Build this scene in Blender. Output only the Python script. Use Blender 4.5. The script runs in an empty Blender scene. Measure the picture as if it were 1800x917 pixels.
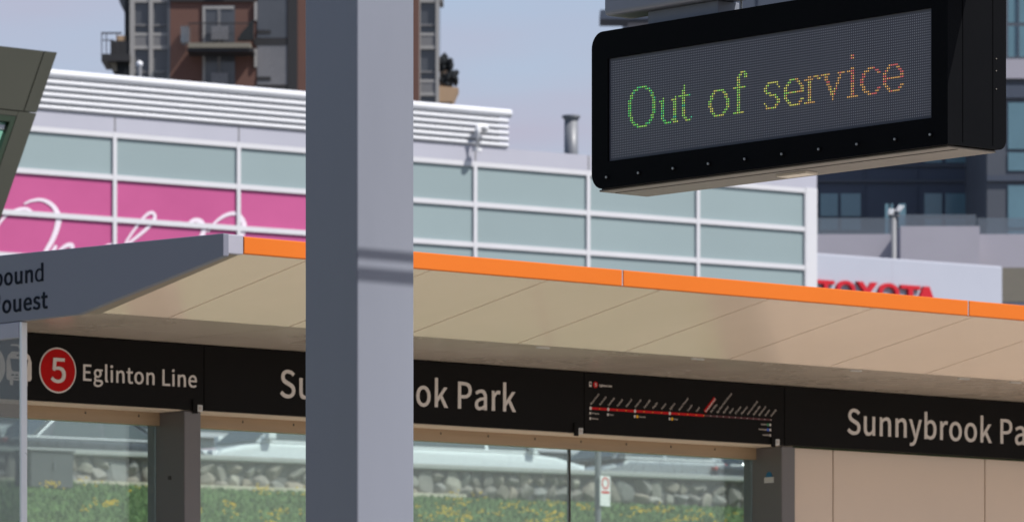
import bpy, bmesh, math, random, json
from mathutils import Vector, Matrix
random.seed(7)
scene = bpy.context.scene
COL = scene.collection
EYE = 1.6                       # eye height above the near platform
FPX, HOR, CX = 9000.0, 1367.0, 900.0

# ------------------------------------------------------------------ camera, sky, sun, exposure
cam = bpy.data.cameras.new("camera")
cam.lens = 180.0; cam.sensor_width = 36.0
cam.shift_y = (HOR - 458.5) / 1800.0
cam.clip_start = 0.1; cam.clip_end = 6000
cam.dof.use_dof = True; cam.dof.focus_distance = 12.2; cam.dof.aperture_fstop = 19.5
cam_o = bpy.data.objects.new("camera", cam); COL.objects.link(cam_o)
cam_o.location = (0, 0, EYE); cam_o.rotation_euler = (math.radians(90), 0, 0)
scene.camera = cam_o

SUN = Vector((.562, -.27, .787)).normalized()
EL = math.asin(SUN.z); AZ = math.atan2(SUN.x, SUN.y)
world = bpy.data.worlds.new("World"); scene.world = world; world.use_nodes = True
wn, wl = world.node_tree.nodes, world.node_tree.links
wn.clear()
w_out = wn.new("ShaderNodeOutputWorld"); w_bg = wn.new("ShaderNodeBackground")
sky = wn.new("ShaderNodeTexSky"); sky.sky_type = 'NISHITA'; sky.sun_disc = False
sky.sun_elevation = EL; sky.sun_rotation = AZ
sky.air_density = 1.0; sky.dust_density = 1.2; sky.ozone_density = 2.0
w_tc = wn.new("ShaderNodeTexCoord"); w_map = wn.new("ShaderNodeMapping"); w_map.inputs['Scale'].default_value = (5, 5, 22)
w_noise = wn.new("ShaderNodeTexNoise"); w_noise.inputs['Scale'].default_value = 1.6; w_noise.inputs['Detail'].default_value = 4
w_ramp = wn.new("ShaderNodeMapRange"); w_ramp.inputs[1].default_value = .35; w_ramp.inputs[2].default_value = .75
w_ramp.inputs[3].default_value = .25; w_ramp.inputs[4].default_value = .98
w_mix = wn.new("ShaderNodeMix"); w_mix.data_type = 'RGBA'
w_mix.inputs['B'].default_value = (3.42, 3.22, 4.02, 1)       # thin high cloud
wl.new(w_tc.outputs['Generated'], w_map.inputs['Vector']); wl.new(w_map.outputs[0], w_noise.inputs['Vector'])
w_sep = wn.new("ShaderNodeSeparateXYZ"); w_el = wn.new("ShaderNodeMapRange")      # the thin cloud lies low over the horizon, the zenith is clear
w_el.inputs[1].default_value = .12; w_el.inputs[2].default_value = .5; w_el.inputs[3].default_value = 1; w_el.inputs[4].default_value = .12
w_mul = wn.new("ShaderNodeMath"); w_mul.operation = 'MULTIPLY'
wl.new(w_tc.outputs['Generated'], w_sep.inputs[0]); wl.new(w_sep.outputs['Z'], w_el.inputs[0])
wl.new(w_noise.outputs['Fac'], w_ramp.inputs[0]); wl.new(w_ramp.outputs[0], w_mul.inputs[0]); wl.new(w_el.outputs[0], w_mul.inputs[1])
wl.new(w_mul.outputs[0], w_mix.inputs['Factor'])
wl.new(sky.outputs[0], w_mix.inputs['A']); wl.new(w_mix.outputs['Result'], w_bg.inputs['Color'])
w_bg.inputs['Strength'].default_value = 0.10
wl.new(w_bg.outputs[0], w_out.inputs['Surface'])

sun_d = bpy.data.lights.new("sun", 'SUN'); sun_d.energy = 4.4; sun_d.angle = math.radians(.53); sun_d.color = (1, .95, .88)
sun_o = bpy.data.objects.new("sun", sun_d); COL.objects.link(sun_o)
sun_o.rotation_euler = SUN.to_track_quat('Z', 'Y').to_euler()
sun_o.location = (8, -4, 20)

vs = scene.view_settings
scene.display_settings.display_device = 'sRGB'
vs.view_transform = 'Standard'; vs.look = 'None'; vs.gamma = 1; vs.exposure = 0.55; vs.use_curve_mapping = False
scene.cycles.max_bounces = 8; scene.cycles.transparent_max_bounces = 16
scene.cycles.use_denoising = True

# ------------------------------------------------------------------ helpers
def tag(o, label=None, cat=None, group=None, kind=None):
    if label: o['label'] = label
    if cat: o['category'] = cat
    if group: o['group'] = group
    if kind: o['kind'] = kind
    return o

def thing(name, label, cat, loc=(0, 0, 0), group=None):
    o = bpy.data.objects.new(name, None); COL.objects.link(o); o.location = loc
    o.empty_display_size = .2
    return tag(o, label, cat, group)

class Frame:
    """vertical plane: origin O (x,y), direction D along it, N away from the camera; s, t, z(above eye)"""
    def __init__(s, x, y, dx, dy):
        l = math.hypot(dx, dy); s.x, s.y = x, y; s.D = (dx / l, dy / l); s.N = (-dy / l, dx / l)
        if s.N[1] < 0: s.N = (-s.N[0], -s.N[1])
    def p(s, a, t, z): return Vector((s.x + a * s.D[0] + t * s.N[0], s.y + a * s.D[1] + t * s.N[1], z + EYE))
    def s_at(s, px, t=0.0):
        u = (px - CX) / FPX; x0 = s.x + t * s.N[0]; y0 = s.y + t * s.N[1]
        return (u * y0 - x0) / (s.D[0] - u * s.D[1])
    def d_at(s, px, t=0.0): return s.y + t * s.N[1] + s.s_at(px, t) * s.D[1]
    def z_at(s, px, py, t=0.0): return (HOR - py) / FPX * s.d_at(px, t)

WORLD = Frame(0, 0, 1, 0)

class MB:
    def __init__(s, fr=None): s.bm = bmesh.new(); s.fr = fr or WORLD
    def quad(s, pts):
        return s.bm.faces.new([s.bm.verts.new(p) for p in pts])
    def box(s, a0, a1, t0, t1, z0, z1, fr=None):
        f = fr or s.fr
        v = [s.bm.verts.new(f.p(a, t, z)) for z in (z0, z1) for t in (t0, t1) for a in (a0, a1)]
        for i in ((0, 2, 3, 1), (4, 5, 7, 6), (0, 1, 5, 4), (2, 6, 7, 3), (0, 4, 6, 2), (1, 3, 7, 5)):
            s.bm.faces.new([v[k] for k in i])
        return s
    def prism_tz(s, poly, a0, a1, fr=None):         # polygon in (t,z) extruded along D
        f = fr or s.fr
        A = [s.bm.verts.new(f.p(a0, t, z)) for t, z in poly]; B = [s.bm.verts.new(f.p(a1, t, z)) for t, z in poly]
        return s._close(A, B)
    def prism_az(s, poly, t0, t1, fr=None):         # polygon in (s,z) extruded along N
        f = fr or s.fr
        A = [s.bm.verts.new(f.p(a, t0, z)) for a, z in poly]; B = [s.bm.verts.new(f.p(a, t1, z)) for a, z in poly]
        return s._close(A, B)
    def prism_at(s, poly, z0, z1, fr=None):
        f = fr or s.fr
        A = [s.bm.verts.new(f.p(a, t, z0)) for a, t in poly]; B = [s.bm.verts.new(f.p(a, t, z1)) for a, t in poly]
        return s._close(A, B)
    def _close(s, A, B):
        n = len(A)
        s.bm.faces.new(A); s.bm.faces.new(B[::-1])
        for i in range(n): s.bm.faces.new([A[i], B[i], B[(i + 1) % n], A[(i + 1) % n]])
        return s
    def tube(s, pts, r, n=12, cap=True):
        pts = [Vector(p) for p in pts]; rs = r if isinstance(r, (list, tuple)) else [r] * len(pts); rings = []
        for i, p in enumerate(pts):
            d = (pts[min(i + 1, len(pts) - 1)] - pts[max(i - 1, 0)]).normalized()
            u = d.cross(Vector((0, 0, 1)));
            if u.length < 1e-3: u = d.cross(Vector((0, 1, 0)))
            u.normalize(); w = u.cross(d)
            rings.append([s.bm.verts.new(p + (u * math.cos(2 * math.pi * k / n) + w * math.sin(2 * math.pi * k / n)) * rs[i]) for k in range(n)])
        for a, b in zip(rings, rings[1:]):
            for k in range(n): s.bm.faces.new([a[k], a[(k + 1) % n], b[(k + 1) % n], b[k]])
        if cap: s.bm.faces.new(rings[0][::-1]); s.bm.faces.new(rings[-1])
        return s
    def ball(s, c, r, sub=2, sc=(1, 1, 1)):
        m = Matrix.Translation(Vector(c)) @ Matrix.Diagonal((sc[0], sc[1], sc[2], 1))
        bmesh.ops.create_icosphere(s.bm, subdivisions=sub, radius=r, matrix=m); return s
    def build(s, name, mat, parent=None, bevel=0, seg=2, smooth=False, mats=None):
        bmesh.ops.recalc_face_normals(s.bm, faces=s.bm.faces)
        if parent is not None:
            bmesh.ops.translate(s.bm, verts=s.bm.verts, vec=-parent_loc(parent))
        me = bpy.data.meshes.new(name); s.bm.to_mesh(me); s.bm.free()
        o = bpy.data.objects.new(name, me); COL.objects.link(o)
        for m in (mats or [mat]): me.materials.append(m)
        if parent is not None: o.parent = parent
        if bevel:
            b = o.modifiers.new("bevel", 'BEVEL'); b.width = bevel; b.segments = seg; b.limit_method = 'ANGLE'; b.angle_limit = math.radians(40)
            b.harden_normals = False
        if smooth:
            for p in me.polygons: p.use_smooth = True
        return o

def parent_loc(o):
    v = Vector((0, 0, 0))
    while o is not None: v += o.location; o = o.parent
    return v

def copy_tree(o, parent=None):
    c = o.copy(); COL.objects.link(c); c.parent = parent
    for ch in list(o.children): copy_tree(ch, c)
    return c

# ------------------------------------------------------------------ materials
def mat(name, col, rough=.5, metal=0, spec=.5, var=.06, vscale=6, bump=0, bscale=60, coat=0, emit=None, streak=False, rvar=.1):
    m = bpy.data.materials.new(name); m.use_nodes = True
    n, l = m.node_tree.nodes, m.node_tree.links; b = n['Principled BSDF']
    b.inputs['Base Color'].default_value = (*col, 1); b.inputs['Roughness'].default_value = rough; b.inputs['Metallic'].default_value = metal
    b.inputs['Specular IOR Level'].default_value = spec
    if coat: b.inputs['Coat Weight'].default_value = coat; b.inputs['Coat Roughness'].default_value = .08
    tc = n.new('ShaderNodeTexCoord')
    if var or rvar:
        nz = n.new('ShaderNodeTexNoise'); nz.inputs['Scale'].default_value = vscale; nz.inputs['Detail'].default_value = 6; nz.inputs['Roughness'].default_value = .62
        if streak:
            mp = n.new('ShaderNodeMapping'); mp.inputs['Scale'].default_value = streak if isinstance(streak, tuple) else (1, 1, .12)
            l.new(tc.outputs['Object'], mp.inputs['Vector']); l.new(mp.outputs[0], nz.inputs['Vector'])
        else: l.new(tc.outputs['Object'], nz.inputs['Vector'])
        if var:
            mr = n.new('ShaderNodeMapRange'); mr.inputs[1].default_value = .25; mr.inputs[2].default_value = .75
            mr.inputs[3].default_value = 1 - var; mr.inputs[4].default_value = 1 + var
            mx = n.new('ShaderNodeVectorMath'); mx.operation = 'SCALE'; mx.inputs[0].default_value = col
            l.new(nz.outputs['Fac'], mr.inputs[0]); l.new(mr.outputs[0], mx.inputs['Scale']); l.new(mx.outputs[0], b.inputs['Base Color'])
        if rvar:
            r2 = n.new('ShaderNodeMapRange'); r2.inputs[1].default_value = .25; r2.inputs[2].default_value = .75
            r2.inputs[3].default_value = max(.02, rough - rvar); r2.inputs[4].default_value = min(1, rough + rvar)
            l.new(nz.outputs['Fac'], r2.inputs[0]); l.new(r2.outputs[0], b.inputs['Roughness'])
    if bump:
        nb = n.new('ShaderNodeTexNoise'); nb.inputs['Scale'].default_value = bscale; nb.inputs['Detail'].default_value = 4
        l.new(tc.outputs['Object'], nb.inputs['Vector'])
        bp = n.new('ShaderNodeBump'); bp.inputs['Strength'].default_value = bump; bp.inputs['Distance'].default_value = .01
        l.new(nb.outputs['Fac'], bp.inputs['Height']); l.new(bp.outputs[0], b.inputs['Normal'])
    if emit:
        b.inputs['Emission Color'].default_value = (*emit[:3], 1); b.inputs['Emission Strength'].default_value = emit[3]
    return m

def glass_mat(name, tint, refl=1.5, dust=.06, dustcol=(.6, .65, .65), rough=.02):
    m = bpy.data.materials.new(name); m.use_nodes = True
    n, l = m.node_tree.nodes, m.node_tree.links; n.clear()
    out = n.new('ShaderNodeOutputMaterial'); tr = n.new('ShaderNodeBsdfTransparent'); tr.inputs[0].default_value = (*tint, 1)
    gl = n.new('ShaderNodeBsdfGlossy'); gl.inputs['Roughness'].default_value = rough; gl.inputs[0].default_value = (.95, 1, 1, 1)
    lw_ = n.new('ShaderNodeLayerWeight'); lw_.inputs[0].default_value = .5
    pw = n.new('ShaderNodeMath'); pw.operation = 'POWER'; pw.inputs[1].default_value = 5
    fr = n.new('ShaderNodeMath'); fr.operation = 'MULTIPLY_ADD'; fr.inputs[1].default_value = .95; fr.inputs[2].default_value = .045 * refl / 1.5
    l.new(lw_.outputs['Facing'], pw.inputs[0]); l.new(pw.outputs[0], fr.inputs[0])
    mx = n.new('ShaderNodeMixShader'); l.new(fr.outputs[0], mx.inputs[0]); l.new(tr.outputs[0], mx.inputs[1]); l.new(gl.outputs[0], mx.inputs[2])
    df = n.new('ShaderNodeBsdfDiffuse'); df.inputs[0].default_value = (*dustcol, 1)
    m2 = n.new('ShaderNodeMixShader'); m2.inputs[0].default_value = dust
    l.new(mx.outputs[0], m2.inputs[1]); l.new(df.outputs[0], m2.inputs[2]); l.new(m2.outputs[0], out.inputs[0])
    return m

M = {}
M['pole'] = mat('grey_painted_steel', (.158, .173, .215), .5, .0, .5, .09, 1.6, .01, 60, streak=(1, 1, .15))
M['canopy_grey'] = mat('canopy_grey_metal', (.13, .137, .175), .5, 0, .4, .05, 2, streak=(1, 1, .3))
M['canopy_cap'] = mat('canopy_light_cap', (.26, .26, .31), .5)
M['orange'] = mat('orange_fascia', (.49, .114, .008), .5, 0, .22, .04, 1.5)
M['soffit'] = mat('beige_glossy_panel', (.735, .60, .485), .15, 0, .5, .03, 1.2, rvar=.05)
M['soffit_flat'] = mat('beige_soffit_shaded', (.40, .335, .275), .28, 0, .4, .015, 1.0)  # darker copy of the soffit beige; its weaker bounce light is in the colour
M['roof'] = mat('roof_membrane', (.3, .3, .3), .8)
M['sign_black'] = mat('black_sign_panel', (.0045, .0035, .003), .55, 0, .10, .2, 3)
M['letter'] = mat('sign_lettering', (.60, .545, .50), .6, 0, .1, .02)
M['letter_dark'] = mat('dark_lettering', (.004, .006, .013), .6, 0, .08, .02)
M['red'] = mat('roundel_red', (.42, .006, .006), .5, 0, .08, .05)
M['map_red'] = mat('map_line_red', (.48, .010, .012), .45, 0, .1, .03)
M['map_dark_red'] = mat('map_line_dark_red', (.075, .008, .010), .45, 0, .4, .03)
M['map_text'] = mat('map_text_grey', (.42, .37, .33), .6, 0, .2, .03)
M['map_yellow'] = mat('map_yellow', (.7, .36, .02), .6, 0, .2, .03)
M['map_blue'] = mat('map_blue', (.05, .12, .5), .6, 0, .2, .03)
M['map_green'] = mat('map_green', (.05, .22, .10), .6, 0, .2, .03)
M['white_tag'] = mat('white_tag', (.5, .49, .47), .5)
M['timber'] = mat('timber_beam', (.30, .21, .125), .5, 0, .4, .14, 5, streak=(.4, .4, 4))
M['timber_light'] = mat('timber_edge', (.62, .50, .38), .5, 0, .4, .08, 5)
M['column'] = mat('dark_grey_column', (.125, .113, .11), .45, 0, .5, .06, 3)
M['wall_beige'] = mat('beige_wall_panel', (.62, .49, .385), .4, 0, .4, .04, 1.2)
M['joint'] = mat('dark_joint', (.05, .045, .04), .8)  # plain dark tone for joints, gaps, screws and covers
M['alu'] = mat('aluminium', (.55, .56, .58), .35, .6)
M['glass'] = glass_mat('shelter_glass', (.76, .83, .82), 2.4, .08)
M['glass_end'] = glass_mat('end_wall_glass', (.66, .68, .68), 1.3, .10, (.45, .45, .46))
M['led_case'] = mat('black_sign_housing', (.003, .0033, .0042), .6, 0, .035, .12, 4, .02, 200)
M['led_under'] = mat('sign_underside', (.12, .107, .096), .5, 0, .5, .08, 5)
M['led_screen'] = mat('led_face', (.066, .071, .090), .5, 0, .3, .10, 5)
M['led_off'] = mat('led_lens', (.30, .30, .33), .4, 0, .4, .0, rvar=0)
M['led_plate'] = mat('pale_plate', (.62, .56, .48), .45)
M['bolt'] = mat('bolt_metal', (.3, .3, .3), .4, .7)
LED = [('green', (.10, 1, .12)), ('lime', (.42, 1, .08)), ('yellow', (.95, .90, .10)), ('amber', (1, .50, .07)), ('red', (1, .13, .10)), ('teal', (.03, .8, .38))]
LEDM = [mat('led_' + n, (.2, .2, .2), .4, var=0, rvar=0, emit=(*c, .52)) for n, c in LED]
M['frame_white'] = mat('white_mullion', (.50, .505, .54), .4, 0, .5, .03, 1)
M['spandrel'] = mat('frosted_teal_panel', (.21, .27, .285), .35, 0, .5, .035, .25, rvar=.03)
M['spandrel2'] = mat('frosted_teal_panel_b', (.218, .28, .295), .35, 0, .5, .035, .25, rvar=.03)
M['pink'] = mat('pink_banner', (.37, .062, .19), .5, 0, .4, .07, .4)
M['script'] = mat('white_script', (.60, .54, .62), .5, 0, .4, .02)
M['parapet'] = mat('pale_parapet', (.34, .345, .41), .5, 0, .5, .04, .4)
M['louver'] = mat('white_louver', (.51, .525, .565), .5, 0, .5, .03, .6)
M['louver_back'] = mat('louver_backing', (.20, .26, .31), .7)
M['dark_glass'] = mat('showroom_glass', (.05, .065, .08), .12, 0, .6, .1, .3)
M['duct'] = mat('galvanised_stack', (.15, .16, .18), .5, .1, .5, .08, 2)
M['white_pipe'] = mat('white_pipe', (.62, .63, .66), .4)
M['slate'] = mat('slate_cladding', (.058, .072, .102), .6, 0, .3, .12, .15)
M['slate2'] = mat('slate_cladding_pale', (.075, .085, .105), .6, 0, .3, .1, .15)
M['win_teal'] = mat('teal_window', (.10, .19, .235), .12, 0, .6, .15, .3)
M['win_grey'] = mat('grey_window', (.055, .06, .07), .15, 0, .6, .2, .35)
M['win_pale'] = mat('curtained_window', (.13, .13, .14), .25, 0, .6, .15, .5)
M['concrete'] = mat('terrace_concrete', (.33, .32, .37), .8, 0, .3, .06, .3)
M['rail_glass'] = glass_mat('railing_glass', (.62, .68, .72), 1.45, .12, (.45, .5, .56))
M['brick'] = mat('red_brown_brick', (.115, .060, .048), .8, 0, .3, .10, .5)
M['bay_frame'] = mat('pale_bay_frame', (.27, .265, .26), .5, 0, .4, .05, .4)
M['bay_panel'] = mat('bay_panel_grey', (.14, .14, .145), .5)
M['dark_rail'] = mat('dark_railing', (.014, .014, .016), .6)
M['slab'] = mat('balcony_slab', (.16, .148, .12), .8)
M['tan'] = mat('tan_masonry', (.34, .235, .15), .8, 0, .3, .1, 1)
M['plant_dark'] = mat('dark_plant', (.010, .013, .016), .7, 0, .3, .3, 2)
M['olive'] = mat('olive_metal', (.032, .033, .024), .5, 0, .3, .07, 1.5)
M['green_frame'] = mat('dark_green_frame', (.008, .02, .006), .4)
M['green_glass'] = mat('green_tinted_glass', (.16, .36, .28), .12, 0, .6, .2, 2)
M['sign_white'] = mat('white_sign_box', (.335, .355, .425), .5, 0, .4, .03, .3)
M['sign_red'] = mat('red_letters', (.42, .010, .022), .5, 0, .25, .03)
M['stone'] = mat('fieldstone', (.30, .27, .24), .9, 0, .2, .28, 1.6, .5, 14)
M['mortar'] = mat('mortar', (.15, .145, .14), .95)
M['cap'] = mat('wall_cap_concrete', (.37, .37, .36), .85, 0, .3, .1, 2)
M['wall_base'] = mat('wall_footing', (.48, .44, .34), .9, 0, .3, .15, 3)
M['grass'] = mat('grass_blades', (.115, .20, .06), .7, 0, .3, .3, .6)
M['dandelion'] = mat('dandelion_yellow', (.80, .52, .02), .7, 0, .2, .1)
M['cabinet'] = mat('utility_cabinet_grey', (.085, .09, .095), .55, 0, .4, .08, 2)
M['galv'] = mat('galvanised_post', (.18, .185, .2), .6, .0)
M['sign_face'] = mat('parking_sign_white', (.78, .77, .76), .4)
M['sign_facered'] = mat('parking_sign_red', (.65, .05, .04), .4)
M['car_white'] = mat('car_paint_white', (.72, .75, .76), .3, 0, .5, .02, coat=.6)
M['car_silver'] = mat('car_paint_silver', (.36, .38, .39), .3, .5, .5, .02, coat=.6)
M['car_grey'] = mat('car_paint_grey', (.07, .08, .095), .3, .3, .5, .02, coat=.6)
M['car_blue'] = mat('car_paint_blue', (.03, .10, .30), .3, .2, .5, .02, coat=.6)
M['car_glass'] = mat('car_glass', (.07, .09, .095), .06, 0, .8, 0, rvar=0)
M['tyre'] = mat('tyre_rubber', (.02, .02, .02), .85)
M['rim'] = mat('wheel_rim', (.5, .5, .52), .3, .8)
M['headlamp'] = mat('headlamp_lens', (.8, .82, .84), .1, 0, .8)
M['tail'] = mat('tail_lamp', (.4, .02, .02), .2)
M['platform'] = mat('platform_concrete', (.44, .40, .35), .85, 0, .3, .08, .8)
M['asphalt'] = mat('asphalt', (.055, .055, .056), .9, 0, .3, .15, .7)
M['blue_sticker'] = mat('blue_sticker', (.01, .11, .22), .4)

# terrain: concrete near the stop, grass on the bank, asphalt on the car lot
m = bpy.data.materials.new('terrain_cover'); m.use_nodes = True
_n, _l = m.node_tree.nodes, m.node_tree.links; _b = _n['Principled BSDF']; _b.inputs['Roughness'].default_value = .95
_b.inputs['Specular IOR Level'].default_value = .1
_tc = _n.new('ShaderNodeTexCoord'); _nz = _n.new('ShaderNodeTexNoise'); _nz.inputs['Scale'].default_value = .9; _nz.inputs['Detail'].default_value = 8
_r = _n.new('ShaderNodeValToRGB'); _r.color_ramp.elements[0].position = .35; _r.color_ramp.elements[0].color = (.075, .135, .045, 1)
_r.color_ramp.elements[1].position = .68; _r.color_ramp.elements[1].color = (.125, .18, .065, 1)
_l.new(_tc.outputs['Object'], _nz.inputs['Vector']); _l.new(_nz.outputs['Fac'], _r.inputs[0]); _l.new(_r.outputs[0], _b.inputs['Base Color'])
M['terrain'] = m
M['lot_ground'] = mat('worn_paving', (.16, .155, .15), .9, 0, .3, .2, .2)
M['soffit_shade'] = mat('soffit_shade_brown', (.20, .165, .13), .5, 0, .4, .03)  # darker brown that carries the shade at the soffit's end
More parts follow.
